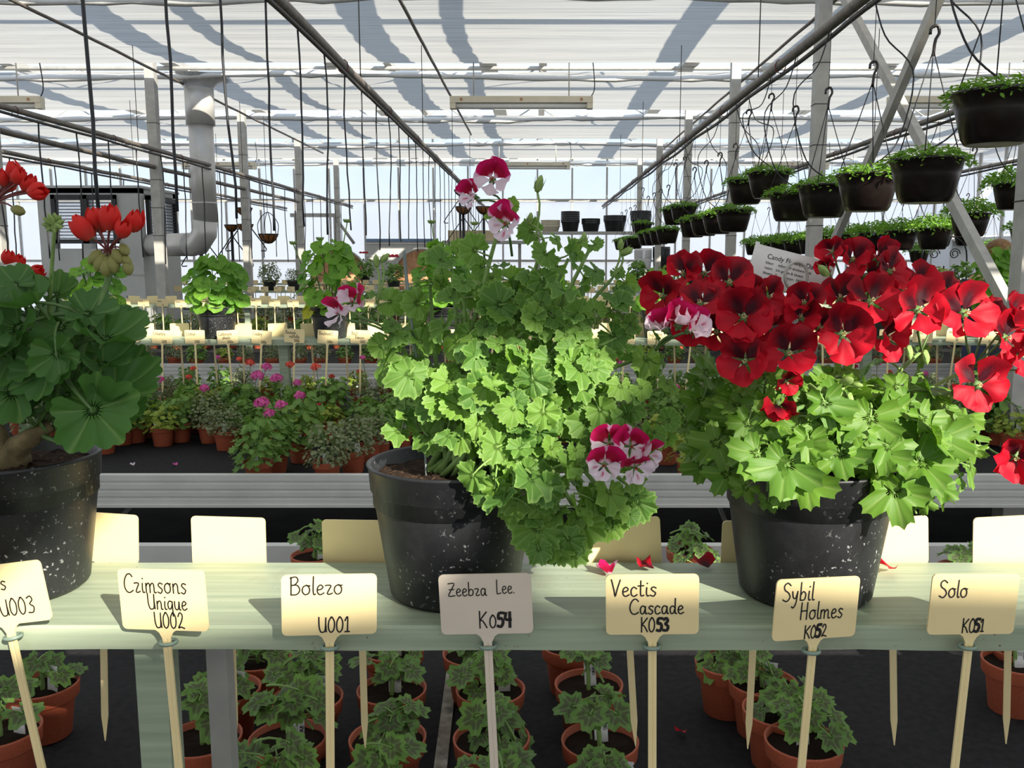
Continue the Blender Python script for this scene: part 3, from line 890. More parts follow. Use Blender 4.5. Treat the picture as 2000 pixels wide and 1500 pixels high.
# ------------------------------------------------------------------ handwriting (single-stroke letters)
G = {
 'C': (.55, [[(.52, .84), (.40, .98), (.22, .94), (.06, .66), (.03, .32), (.14, .06), (.32, .0), (.52, .12)]]),
 'r': (.36, [[(.02, .50), (.16, .52), (.28, .48), (.20, .30), (.10, .06), (.22, .02), (.34, .08)]]),
 'i': (.20, [[(.10, .50), (.08, .20), (.12, .02), (.20, .04)], [(.12, .74), (.13, .76)]]),
 'm': (.66, [[(.06, .50), (.06, .02)], [(.06, .34), (.18, .52), (.28, .42), (.28, .02)], [(.28, .34), (.42, .52), (.52, .42), (.53, .04), (.64, .04)]]),
 's': (.36, [[(.32, .48), (.18, .54), (.08, .42), (.18, .30), (.30, .18), (.20, .0), (.04, .06)]]),
 'o': (.44, [[(.24, .54), (.08, .44), (.04, .20), (.16, .02), (.34, .10), (.38, .34), (.28, .52), (.22, .52), (.40, .50)]]),
 'n': (.44, [[(.06, .50), (.06, .02)], [(.06, .34), (.20, .53), (.32, .42), (.33, .04), (.42, .03)]]),
 'U': (.54, [[(.04, .96), (.05, .40), (.14, .06), (.28, .02), (.42, .16), (.46, .92)], [(.45, .5), (.48, .04)]]),
 'V': (.50, [[(.02, .98), (.14, .40), (.20, .0), (.30, .40), (.46, .96)]]),
 'q': (.42, [[(.34, .48), (.18, .54), (.05, .36), (.10, .08), (.24, .08), (.34, .34)], [(.35, .50), (.35, -.38)]]),
 'u': (.44, [[(.05, .52), (.05, .18), (.14, .02), (.28, .10), (.34, .50)], [(.34, .5), (.35, .04), (.43, .02)]]),
 'e': (.38, [[(.05, .26), (.22, .30), (.32, .42), (.20, .54), (.07, .40), (.06, .14), (.18, .0), (.36, .10)]]),
 'B': (.52, [[(.08, .98), (.07, .02)], [(.04, .94), (.30, 1.0), (.40, .80), (.26, .58), (.10, .54)], [(.10, .54), (.36, .54), (.48, .28), (.34, .04), (.06, .02)]]),
 'l': (.18, [[(.09, 1.0), (.07, .30), (.10, .02), (.18, .04)]]),
 'Z': (.52, [[(.04, .92), (.46, .94), (.26, .50), (.04, .02), (.48, .04)], [(.10, .48), (.42, .50)]]),
 'b': (.42, [[(.06, 1.0), (.06, .04)], [(.06, .30), (.20, .50), (.36, .36), (.30, .06), (.08, .04)]]),
 'a': (.44, [[(.34, .44), (.18, .54), (.05, .34), (.10, .04), (.24, .06), (.34, .34)], [(.34, .50), (.35, .06), (.43, .04)]]),
 'L': (.40, [[(.08, 1.0), (.07, .04), (.20, .0), (.36, .04)]]),
 '.': (.16, [[(.06, .02), (.08, .04)]]),
 'c': (.36, [[(.32, .44), (.18, .54), (.05, .36), (.07, .08), (.20, .0), (.34, .10)]]),
 't': (.30, [[(.14, .90), (.12, .20), (.16, .02), (.28, .06)], [(.0, .60), (.28, .62)]]),
 'd': (.44, [[(.34, .42), (.18, .52), (.05, .34), (.10, .04), (.24, .06), (.34, .34)], [(.36, 1.0), (.34, .30), (.36, .04), (.43, .03)]]),
 'S': (.50, [[(.44, .86), (.26, 1.0), (.08, .86), (.12, .62), (.34, .46), (.44, .22), (.26, .0), (.04, .10)]]),
 'y': (.42, [[(.04, .52), (.10, .20), (.24, .16), (.34, .50)], [(.34, .52), (.28, -.10), (.14, -.36), (.04, -.30)]]),
 'H': (.54, [[(.08, .98), (.06, .02)], [(.44, .98), (.43, .02)], [(.06, .50), (.44, .52)]]),
 'K': (.50, [[(.08, .98), (.07, .0)], [(.46, .94), (.10, .46), (.24, .42), (.46, .02)]]),
 '0': (.46, [[(.22, .96), (.06, .70), (.04, .24), (.18, .0), (.36, .18), (.40, .64), (.26, .96), (.18, .94)]]),
 '1': (.30, [[(.04, .72), (.20, .98), (.18, .02)], [(.04, .02), (.30, .03)]]),
 '2': (.46, [[(.06, .74), (.20, .98), (.36, .80), (.26, .44), (.04, .04), (.20, .10), (.44, .02)]]),
 '3': (.44, [[(.06, .88), (.26, .98), (.36, .76), (.18, .54), (.38, .36), (.30, .06), (.04, .06)]]),
 '5': (.46, [[(.42, .96), (.14, .94), (.10, .56), (.28, .60), (.40, .34), (.26, .02), (.04, .06)]]),
 '4': (.48, [[(.10, .94), (.06, .52), (.40, .50)], [(.36, .98), (.34, .0)]]),
 'M': (.62, [[(.05, 0), (.08, 1), (.30, .2), (.52, 1), (.56, 0)]]),
 'I': (.18, [[(.08, 1), (.08, 0)]]),
 'E': (.46, [[(.42, 1), (.06, 1), (.06, 0), (.42, 0)], [(.06, .52), (.36, .52)]]),
 'h': (.42, [[(.06, 1.0), (.06, .02)], [(.06, .32), (.20, .52), (.32, .42), (.33, .02)]]),
 'w': (.56, [[(.02, .52), (.14, .02), (.26, .44), (.38, .02), (.52, .52)]]),
 'f': (.30, [[(.30, .96), (.16, .92), (.14, .50), (.12, .0)], [(.0, .52), (.28, .54)]]),
 'F': (.44, [[(.42, 1), (.06, 1), (.06, 0)], [(.06, .52), (.36, .52)]]),
 'D': (.52, [[(.07, 1), (.07, 0)], [(.05, .98), (.34, .90), (.46, .5), (.34, .1), (.05, .02)]]),
 'k': (.40, [[(.06, 1), (.06, 0)], [(.34, .52), (.08, .26), (.36, 0)]]),
 'R': (.50, [[(.07, 1), (.07, 0)], [(.05, .98), (.34, .96), (.40, .74), (.30, .54), (.08, .52)], [(.24, .52), (.44, 0)]]),
 'v': (.40, [[(.02, .52), (.18, .02), (.36, .52)]]),
 'j': (.20, [[(.12, .5), (.10, -.3), (.0, -.32)], [(.12, .74), (.13, .76)]]),
 'g': (.42, [[(.34, .48), (.18, .54), (.05, .36), (.10, .08), (.24, .08), (.34, .34)], [(.35, .50), (.33, -.24), (.2, -.36), (.06, -.28)]]),
 ':': (.16, [[(.06, .06), (.07, .08)], [(.06, .42), (.07, .44)]]),
 '&': (.5, [[(.46, .1), (.1, .8), (.24, 1), (.3, .8), (.04, .2), (.2, 0), (.46, .4)]]),
 ' ': (.30, []),
}
def write(mb, text, x, y, h, w, bold='', sx=1.0, smooth=True, place=None):
    """adds flat pen strokes in the local xz plane (facing -y)"""
    for ch in text:
        adv, st = G.get(ch, G['o'])
        ww = w * (2.1 if ch in bold else 1.0)
        for s in st:
            P = [Vector((x + px * h * sx, 0, y + py * h)) for px, py in s]
            if smooth and len(P) > 2: P = spline(P, (len(P) - 1) * 3 + 1)
            vs, fs = [], []
            for i, p in enumerate(P):
                t = P[min(i + 1, len(P) - 1)] - P[max(i - 1, 0)]
                if t.length < 1e-9: t = Vector((1, 0, 0))
                t.normalize()
                nn = Vector((-t.z, 0, t.x)) * ww / 2
                if i == 0: p = p - t * ww * .4
                if i == len(P) - 1: p = p + t * ww * .4
                vs += [p + nn, p - nn]
            for i in range(len(P) - 1):
                fs.append((2 * i, 2 * i + 1, 2 * i + 3, 2 * i + 2))
            if place: vs = [place(v) for v in vs]
            mb.add(vs, fs)
        x += adv * h * sx + .04 * h
    return x

# ------------------------------------------------------------------ cream plant signs
PW, PH = .1015, .0685
def plate_mesh(name, mat, w=PW, hh=PH, c=.0055):
    """rounded plate standing on the neck, origin at the neck, facing -y, 1.8 mm thick"""
    pts = []
    z0 = .011
    for (cx, cz, a0) in ((w / 2 - c, z0 + c, -90), (w / 2 - c, z0 + hh - c, 0), (-w / 2 + c, z0 + hh - c, 90), (-w / 2 + c, z0 + c, 180)):
        for k in range(4):
            a = math.radians(a0 + 30 * k)
            pts.append((cx + c * math.cos(a), cz + c * math.sin(a)))
    # neck, a small flare below the plate
    nk = [(-.012, z0), (-.008, z0 - .003), (-.0045, .001), (.0045, .001), (.008, z0 - .003), (.012, z0)]
    pts = pts + nk
    n = len(pts)
    vs = [(x, -.0009, z) for x, z in pts] + [(x, .0009, z) for x, z in pts]
    fs = [tuple(range(n)), tuple(range(2 * n - 1, n - 1, -1))] + [(i, n + i, n + (i + 1) % n, (i + 1) % n) for i in range(n)]
    mb = MB(); mb.add(vs, fs)
    return mb.mesh(name, mat, False)
def stake_mesh(mat, L=.25):
    mb = MB(); w = .0046
    prof = [(-w, -.0012), (-.0012, -.0012), (0, -.0004), (.0012, -.0012), (w, -.0012), (w, .0012), (-w, .0012)]
    vs = []
    for z, k in ((.002, 1), (-L * .85, 1), (-L, .12)):
        vs += [(x * k, y * (1 if k == 1 else .5), z) for x, y in prof]
    n = len(prof)
    fs = [(j * n + i, j * n + (i + 1) % n, (j + 1) * n + (i + 1) % n, (j + 1) * n + i)[::-1] for j in range(2) for i in range(n)] + [tuple(range(n)), tuple(range(3 * n - 1, 2 * n - 1, -1))]
    mb.add(vs, fs)
    return mb.mesh('stake', mat, False)
PLATE, STAKE = plate_mesh('plate', M['cream']), stake_mesh(M['cream'])
PLATEB, STAKEB = plate_mesh('plate', M['beige']), stake_mesh(M['beige'])
RING = MB().tube([(.0088 * math.cos(a), .0075 * math.sin(a), 0) for a in [2 * PI * k / 18 for k in range(18)]], .0022, 7, closed=True).mesh('screw_eye', M['ring'])

def sign(label, loc, tilt=0, yaw=0, lean=0, lines=(), beige=False, ring=True, group=None, back=False, ink='ink', lift=0.0):
    """loc = point of the neck; lines = (text, x, z, cap height, pen width, bold, x stretch) in plate coordinates"""
    q = Quaternion((0, 0, 1), math.radians(yaw) + (PI if back else 0)) @ Quaternion((0, 1, 0), math.radians(tilt)) @ Quaternion((1, 0, 0), math.radians(lean))
    t = tag(new('plant_sign', None, None, loc, q), label, 'sign', group)
    new('plate', PLATEB if beige else PLATE, t)
    new('stake', STAKEB if beige else STAKE, t)
    if ring: new('screw_eye', RING, t, (0, .002, -.004))
    if lines:
        for (s, x, z, hh, w, bold, sx) in lines:
            mb = MB()
            write(mb, s, x, z + .011, hh, w, bold, sx)
            mb.v = [(x, y - .00125, z) for x, y, z in mb.v]
            mb.obj('handwriting', M[ink], t, smooth=False)
    return t
YF = P1 - .0125
def neck(x, y, Y=YF): return atY(x, y, Y)
w_ = .0016
sign('bright cream sign reading U003, cut by the left picture edge', neck(22, 1238), -8, -3, 0, [('s', .0005, .040, .018, w_, '', 1.1), ('U003', -.006, .010, .020, w_, '', 1)])
sign('cream sign reading Crimsons Unique, U002', neck(326, 1249, YF - .008), -2, -9, 0, [('Crimsons', -.044, .042, .0215, w_, '', .93), ('Unique', -.018, .0235, .0185, w_, '', .95), ('U002', -.012, .0025, .0185, w_, '', .93)])
sign('cream sign reading Bolero, U001', neck(644, 1258, YF - .006), 1.5, 7, 0, [('Bolero', -.042, .046, .0205, w_, '', 1.1), ('U001', -.012, .003, .0180, w_, '', .98)])
sign('beige sign with faded writing Zeebra Lee, K054', neck(953, 1256), -2.4, -3, 0, [('Zeebra', -.041, .044, .0155, w_ * .8, '', 1.02), ('Lee.', .012, .046, .0155, w_ * .75, '', .92), ('K', -.009, .007, .0195, w_, '', 1), ('0', .003, .007, .015, w_, '', 1.15), ('54', .0115, .008, .0165, w_, '54', 1)], beige=True)
sign('cream sign reading Vectis Cascade, K053', neck(1274, 1257), -1, -1, 0, [('Vectis', -.045, .044, .0195, w_, '', 1.12), ('Cascade', -.025, .0235, .0175, w_, '', 1.06), ('K0', -.013, .003, .0170, w_, '', .95), ('53', .0045, .004, .0150, w_, '53', .95)])
sign('tilted cream sign reading Sybil Holmes, K052', neck(1587, 1266, YF - .013), 3.0, 15, 0, [('Sybil', -.043, .044, .0205, w_, '', 1), ('Holmes', -.020, .0225, .0195, w_, '', .98), ('K0', -.013, .001, .0150, w_, '', 1), ('52', .0015, .002, .0145, w_, '5', .95)])
sign('cream sign reading Solo, K051', neck(1892, 1257, YF - .006), 2.5, 7, 0, [('Solo', -.042, .042, .0195, w_, '', 1.02), ('K0', -.011, .002, .0165, w_, '', .95), ('5', .0035, .003, .0150, w_, '5', .95), ('1', .0105, .003, .015, w_, '', .9)])
# signs on the far edge of the plank, turned away
YR = P1B + .010
for (x, y, tl, yw, lb) in ((200, 1112, 3, -3, 'blank back of cream sign between the left black pot and Crimsons sign'),
                           (449, 1120, 1, -2, 'sunlit blank back of cream sign between the left and middle black pots'),
                           (704, 1126, 0, -3, 'blank back of cream sign half hidden by the middle black pot'),
                           (1222, 1124, -4, 3, 'blank back of cream sign under the trailing leaves of the middle plant'),
                           (1478, 1128, 1, 2, 'blank back of cream sign mostly hidden behind the right black pot'),
                           (1742, 1122, -4, 3, 'glaring white-lit back of sign right of the right black pot'),
                           (1972, 1118, -3, 0, 'glaring white-lit back of sign at the right picture edge')):
    sign(lb, neck(x, y, YR), -tl, yw, 0, back=True, group='signs facing away on the nearest plank')
# ------------------------------------------------------------------ the three big plants
UP = Vector((0, 0, 1)); TOCAM = Vector((0, -1, 0))
def rv(rg, s=1.0): return Vector((rg.uniform(-s, s), rg.uniform(-s, s), rg.uniform(-s, s)))
def put_leaf(par, org, meshes, pos, n, fwd, size, rg, name='leaf'):
    q = basis(n, fwd)
    return new(name, rg.choice(meshes), par, pos - org, q, size)
def flower(par, org, pos, n, size, roll, ups, lows, rg, name, cup=24, up_spread=34, upk=1.0, center=None, stalk=None):
    """five-petalled flower: two upper and three lower petals around a stamen centre"""
    q = basis(n, Vector((math.sin(roll), 0, math.cos(roll))))
    fo = new(name, center, par, pos - org, q, size)
    for (ang, group, k) in ((up_spread, ups, upk), (-up_spread, ups, upk), (108, lows, .95), (-108, lows, .95), (180, lows, .95)):
        a = math.radians(ang + rg.uniform(-7, 7))
        pq = Quaternion((0, 0, 1), a) @ Quaternion((1, 0, 0), math.radians(cup + rg.uniform(-16, 20))) @ Quaternion((0, 1, 0), rg.uniform(-.3, .3))
        new('petal', rg.choice(group), fo, (0, 0, 0), pq, k * rg.uniform(.92, 1.08))
    return fo
def center_mesh(colr):
    mb = MB(); rg = random.Random(4)
    for k in range(7):
        a = 2 * PI * k / 7 + rg.uniform(-.3, .3)
        d = Vector((math.cos(a) * .07, math.sin(a) * .07, .26 + rg.uniform(-.05, .08)))
        mb.tube([(0, 0, 0), d * .6 + Vector((0, 0, .05)), d], [.010, .008, .016], 5)
    mb.cur = 1
    mb.lathe([(.02, -.42), (.06, -.30), (.10, -.12), (.16, .02), (0, .03)], 8)
    for k in range(5):
        a = 2 * PI * k / 5
        r_ = Vector((math.cos(a), math.sin(a), 0))
        t_ = Vector((-math.sin(a), math.cos(a), 0))
        mb.add([r_ * .08 + Vector((0, 0, -.1)) + t_ * .07, r_ * .08 + Vector((0, 0, -.1)) - t_ * .07, r_ * .2 + Vector((0, 0, -.16))], [(0, 1, 2)])
    return mb.mesh('flower', [colr, M['stemd']])
def shoot(par, org, base, tip, rg, r0=.0042, r1=.0022, mat='stemg', bow=.03, name='stem', mid=None):
    m_ = base.lerp(tip, .5) + rv(rg, .008) + Vector((0, 0, bow)) if mid is None else mid
    pts = spline([base, m_, tip], 9)
    MB().tube([p - org for p in pts], [r0 + (r1 - r0) * i / 8 for i in range(9)], 7).obj(name, M[mat], par)
    return pts
def bud_mesh():
    mb = MB()
    mb.lathe([(0, -.5), (.16, -.45), (.26, -.2), (.30, .1), (.24, .4), (.12, .62), (0, .75)], 10)
    for k in range(4):
        a = 2 * PI * k / 4 + .3
        r_ = Vector((math.cos(a), math.sin(a), 0)); t_ = Vector((-math.sin(a), math.cos(a), 0))
        mb.add([r_ * .24 + t_ * .16 + Vector((0, 0, -.3)), r_ * .24 - t_ * .16 + Vector((0, 0, -.3)), r_ * .42 + Vector((0, 0, .65))], [(0, 1, 2)])
    return mb.mesh('bud', M['bud'])
BUD = bud_mesh()

# ---- middle plant -------------------------------------------------------------
LM = [leaf_mesh('leaf', M['leaf_mid'], 7, .15, 3, .11, [.22, -.10, .30, .05, -.2, .15, .25, .0][s], .30, .12, 158, s, 1.1, .045, crenate=s % 2 == 0, droop=.10 + .14 * (s % 3)) for s in range(8)]
ZUP = [petal_mesh('petal', M['p_zup'], 1.0, 44, .10, .10, s) for s in range(3)]
ZLO = [petal_mesh('petal', M['p_zlow'], .92, 34, .16, .13, s + 5) for s in range(4)]
ZC = center_mesh(M['p_crim'])
Y0 = 1.06
o2 = Vector((atY(886, 905, Y0).x, Y0, PT))
t2 = thing('potted_regal_geranium', 'tall pale green crinkle-leaved geranium with white and crimson flowers in middle black pot', 'plant', o2)
big_pot(t2)
rg = random.Random(21)
soilz = PT + .163 * .925
tips = [  # pixel x, y, depth offset, leaves
 (985, 405, .00, 4), (1062, 470, .01, 5), (1110, 505, .03, 6), (1150, 490, -.01, 6), (1195, 545, .02, 6), (1195, 605, .0, 6), (735, 590, .03, 5),
 (880, 505, .05, 6), (840, 560, .03, 6), (770, 655, .01, 7), (905, 570, .0, 6), (965, 530, .03, 6), (1040, 560, .0, 6), (1060, 610, -.03, 7), (1115, 640, -.04, 7),
 (945, 650, -.02, 7), (1010, 690, -.05, 7), (1150, 700, -.06, 7), (1225, 650, .0, 6), (1275, 690, .02, 6), (1290, 760, .0, 7), (1235, 760, -.05, 7),
 (1195, 830, -.06, 7), (800, 730, .0, 6), (870, 740, -.03, 7), (795, 830, .0, 5), (915, 845, -.06, 6), (945, 840, -.07, 7), (1015, 795, -.08, 7), (1075, 800, -.07, 7),
 (1105, 880, -.09, 7), (1020, 900, -.10, 7), (965, 925, -.10, 6), (1040, 985, -.10, 6), (1120, 990, -.09, 6), (1200, 1000, -.07, 6), (1110, 1055, -.10, 5), (1050, 1075, -.105, 3),
 (1255, 880, -.04, 6), (1290, 840, -.01, 5), (990, 590, .05, 5), (860, 650, .05, 5), (1230, 950, -.06, 5), (820, 790, .03, 4), (1160, 760, -.02, 5), (930, 760, .0, 5)]
pend = []
for (px, py, dy, nl) in tips:
    tip = atY(px, py, Y0 + dy)
    base = Vector((o2.x + rg.uniform(-.035, .055), Y0 + rg.uniform(-.03, .03), soilz))
    if py > 900:
        base = Vector((o2.x + .05, Y0 - .05, soilz + .03))
        mid = Vector((tip.x * .6 + base.x * .4, Y0 + dy, soilz + .035))
    else:
        mid = None
    pts = shoot(t2, o2, base, tip, rg, .0040, .0020, 'stemg', .02, 'stem', mid)
    ax = (pts[-1] - pts[-3]).normalized()
    az0 = rg.uniform(0, 6)
    for k in range(nl):
        t_ = k / max(1, nl - 1)
        p = pts[8 - int(t_ * 3)]
        a = az0 + 2.4 * k
        s1 = ax.orthogonal().normalized(); s2 = ax.cross(s1)
        rad = s1 * math.cos(a) + s2 * math.sin(a)
        if rad.y > .55: rad.y *= -.6            # more leaves on the side of the light
        out = (rad + ax * (.65 - .5 * t_) + Vector((0, -.25, 0)) + rv(rg, .2)).normalized()
        size = (.0125 + .0125 * t_) * rg.uniform(.85, 1.2)
        pos = p + out * (.010 + .026 * t_ + .004 * rg.random())
        nrm = (UP * .5 + TOCAM * .5 + Vector((.2, 0, 0)) + out * .4 + rv(rg, .7)).normalized()
        fw = (out + Vector((0, 0, -.35)) + rv(rg, .25))
        put_leaf(t2, o2, LM, pos, nrm, fw, size, rg)
    pend.append(pts)
# a few large leaves low on the right that hang in front of the pot
for (px, py, dy, sz, fx, fz) in ((1050, 1050, -.112, .034, -.1, -1), (1085, 1075, -.112, .028, .3, -1), (1140, 1045, -.10, .026, .2, -1), (955, 975, -.115, .022, -.6, -.6), (1190, 1040, -.08, .024, .6, -.8),
                                 (1245, 1000, -.06, .026, .4, -1), (1120, 1095, -.09, .020, .8, -.7), (825, 765, -.02, .028, -.2, -1), (870, 800, -.05, .027, -.5, -.8), (950, 770, -.075, .026, -.4, -.9), (1040, 760, -.085, .025, .2, -1), (1115, 730, -.075, .024, .5, -.7)):
    pos = atY(px, py - 20, Y0 + dy)
    put_leaf(t2, o2, LM, pos, (TOCAM * .9 + UP * .3 + rv(rg, .2)), Vector((fx, -.2, fz)), sz, rg)
# crimson and white flowers
for (px, py, dy, sz, nx, nz, roll, sp, cp) in (
    (962, 352, .0, .029, -.1, .25, .25, 36, 30), (926, 384, -.01, .022, -1.0, .2, -.2, 26, 22), (990, 438, -.02, .028, -.35, .10, .15, 34, 26),
    (690, 592, -.01, .026, -.2, .5, .55, 38, 34), (664, 612, -.02, .023, -1.0, .25, .2, 30, 22),
    (1298, 642, -.07, .029, -.5, .8, .3, 45, 48), (1326, 634, -.08, .032, .1, .8, -.2, 40, 56), (1348, 644, -.075, .028, .6, .6, -.3, 45, 46),
    (1190, 868, -.10, .026, -.1, .15, .1, 38, 28), (1232, 872, -.10, .026, .15, .2, -.2, 38, 30), (1180, 908, -.12, .025, -.15, .1, .1, 36, 24), (1262, 890, -.10, .022, .5, .1, -.3, 34, 28), (1240, 912, -.115, .023, .25, -.2, -.3, 40, 30)):
    pos = atY(px, py, Y0 + dy)
    flower(t2, o2, pos, Vector((nx, -1, nz)), sz, roll, ZUP, ZLO, rg, 'flower', cp, sp, 1.05, ZC)
for (a, b, c) in (((985, 405, 0), (962, 380, .0), .0014), ((985, 405, 0), (935, 392, 0), .0014), ((1000, 500, .01), (993, 455, -.01), .0016), ((770, 655, .01), (700, 620, .0), .0018), ((770, 655, .01), (675, 625, -.01), .0016),
                  ((1275, 690, .02), (1310, 655, -.01), .0018), ((1275, 690, .02), (1335, 650, -.02), .0018), ((1195, 830, -.06), (1195, 890, -.08), .0016), ((1195, 830, -.06), (1235, 890, -.08), .0016)):
    A_, B_ = atY(a[0], a[1], Y0 + a[2]), atY(b[0], b[1], Y0 + b[2])
    MB().tube([p - o2 for p in spline([A_, A_.lerp(B_, .5) + Vector((0, 0, .004)), B_], 6)], c, 6).obj('flower_stalk', M['stemd'], t2)
for (px, py, ax_, sz, frm) in ((1052, 362, (.3, -.2, 1), .017, (1045, 470)), (735, 512, (.0, -.2, 1), .013, (738, 590)), (750, 505, (.7, -.2, .6), .012, (738, 590)), (1140, 470, (.1, -.2, 1), .014, (1150, 490)),
                               (1222, 492, (.8, -.3, .4), .014, (1195, 545)), (1212, 480, (.1, -.3, 1), .012, (1195, 545)), (920, 490, (-.6, -.3, .5), .014, (965, 530)), (1035, 430, (.2, -.4, 1), .013, (1062, 470)), (930, 555, (-.8, -.3, .3), .014, (965, 560))):
    p = atY(px, py, Y0)
    new('bud', BUD, t2, p - o2, basis(Vector(ax_), (1, 0, 0)), sz)
    q = atY(frm[0], frm[1], Y0)
    MB().tube([x - o2 for x in spline([q, q.lerp(p, .6) + Vector((.003, 0, 0)), p - Vector(ax_).normalized() * sz * .4], 6)], .0014, 6).obj('bud_stalk', M['stemg'], t2)
# grey support wire with a folded clip
MB().tube([p - o2 for p in spline([atY(833, 935, Y0 - .03), atY(826, 800, Y0), atY(812, 690, Y0), atY(800, 600, Y0), atY(790, 490, Y0)], 20)], .0016, 6).obj('support_wire', M['support'], t2)
MB().tube([p - o2 for p in spline([atY(800, 590, Y0 - .004), atY(793, 540, Y0 - .004), atY(788, 492, Y0 - .004)], 8)], [.0018, .0022, .0022, .002, .0018, .0016, .0012, .0008], 6).obj('wire_clip', M['support'], t2)

# ---- right plant --------------------------------------------------------------
LR = [leaf_mesh('leaf', M['leaf_red'], 5, .40, 4, .17, [.2, -.14, .32, .05, -.22, .12, .26][s], .12, .14, 156, 30 + s, .9, .04, droop=.15 + .14 * (s % 3), jit=.16) for s in range(7)]
RUP = [petal_mesh('petal', M['p_redup'], 1.0, 47, [.2, -.12, .05, .32, -.02][s], .15, s + 20) for s in range(5)]
RLO = [petal_mesh('petal', M['p_red'], 1.0, 42, [.12, -.16, .25, -.05, .05][s], .13, s + 30) for s in range(5)]
RC = center_mesh(M['stamen'])
Y3 = 1.058
o3 = Vector((atY(1580, 945, Y3).x, Y3, PT))
t3 = thing('potted_red_geranium', 'geranium covered in velvety dark red flowers in the right black pot', 'plant', o3)
big_pot(t3)
rg = random.Random(33)
rtips = [(1450, 760, .0, 7), (1400, 820, .03, 7), (1380, 900, .03, 6), (1440, 930, .0, 6), (1520, 860, -.06, 6), (1560, 830, -.08, 6), (1590, 900, -.09, 6), (1640, 800, -.04, 6), (1700, 780, -.03, 6),
         (1760, 780, -.02, 6), (1830, 790, .0, 6), (1860, 850, .0, 6), (1800, 880, -.06, 6), (1740, 900, -.09, 6), (1690, 880, -.09, 6), (1860, 920, -.03, 5), (1800, 960, -.06, 5), (1500, 960, -.08, 5),
         (1460, 870, -.05, 6), (1360, 760, .06, 6), (1350, 830, .08, 5), (1560, 760, .0, 5), (1640, 740, .02, 5), (1900, 860, .03, 4), (1480, 700, .06, 4), (1780, 700, .06, 4)]
for (px, py, dy, nl) in rtips:
    tip = atY(px, py, Y3 + dy)
    base = Vector((o3.x + rg.uniform(-.05, .05), Y3 + rg.uniform(-.04, .04), soilz))
    mid = None
    if py > 840: mid = Vector(((tip.x + base.x) / 2, (tip.y + base.y) / 2 - .01, max(tip.z, soilz) + .035))
    pts = shoot(t3, o3, base, tip, rg, .0042, .0022, 'stemd', .01, 'stem', mid)
    ax = (pts[-1] - pts[-3]).normalized()
    az0 = rg.uniform(0, 6)
    for k in range(nl):
        t_ = k / max(1, nl - 1)
        p = pts[8 - int(t_ * 3)]
        a = az0 + 2.4 * k
        s1 = ax.orthogonal().normalized(); s2 = ax.cross(s1)
        rad = s1 * math.cos(a) + s2 * math.sin(a)
        if rad.y > .5: rad.y *= -.6
        out = (rad + ax * .35 + rv(rg, .2)).normalized()
        size = (.016 + .018 * t_) * rg.uniform(.85, 1.2)
        nrm = (UP * .5 + TOCAM * .5 + Vector((.2, 0, 0)) + out * .4 + rv(rg, .75)).normalized()
        put_leaf(t3, o3, LR, p + out * (.012 + .028 * t_), nrm, out + Vector((0, 0, -.5)) + rv(rg, .2), size, rg)
for (px, py, dy, sz, fx_, fz_) in ((1535, 920, -.112, .040, -.2, -1), (1575, 955, -.115, .034, .1, -1), (1480, 900, -.10, .036, -.6, -.9), (1610, 800, -.10, .034, .2, -1), (1745, 970, -.105, .038, .2, -1), (1790, 920, -.09, .038, .5, -.8),
                                   (1700, 830, -.085, .036, -.3, -.9), (1840, 870, -.06, .034, .7, -.6), (1460, 840, -.08, .030, -.4, -.8), (1560, 850, -.10, .028, -.4, -.9), (1640, 900, -.10, .032, .1, -1), (1800, 830, -.07, .03, .4, -.8), (1400, 880, -.03, .032, -.7, -.7), (1420, 940, -.04, .028, -.5, -.9)):
    put_leaf(t3, o3, LR, atY(px, py - 15, Y3 + dy), (TOCAM * .8 + UP * .4 + rv(rg, .25)), Vector((fx_, -.2, fz_)), sz, rg)
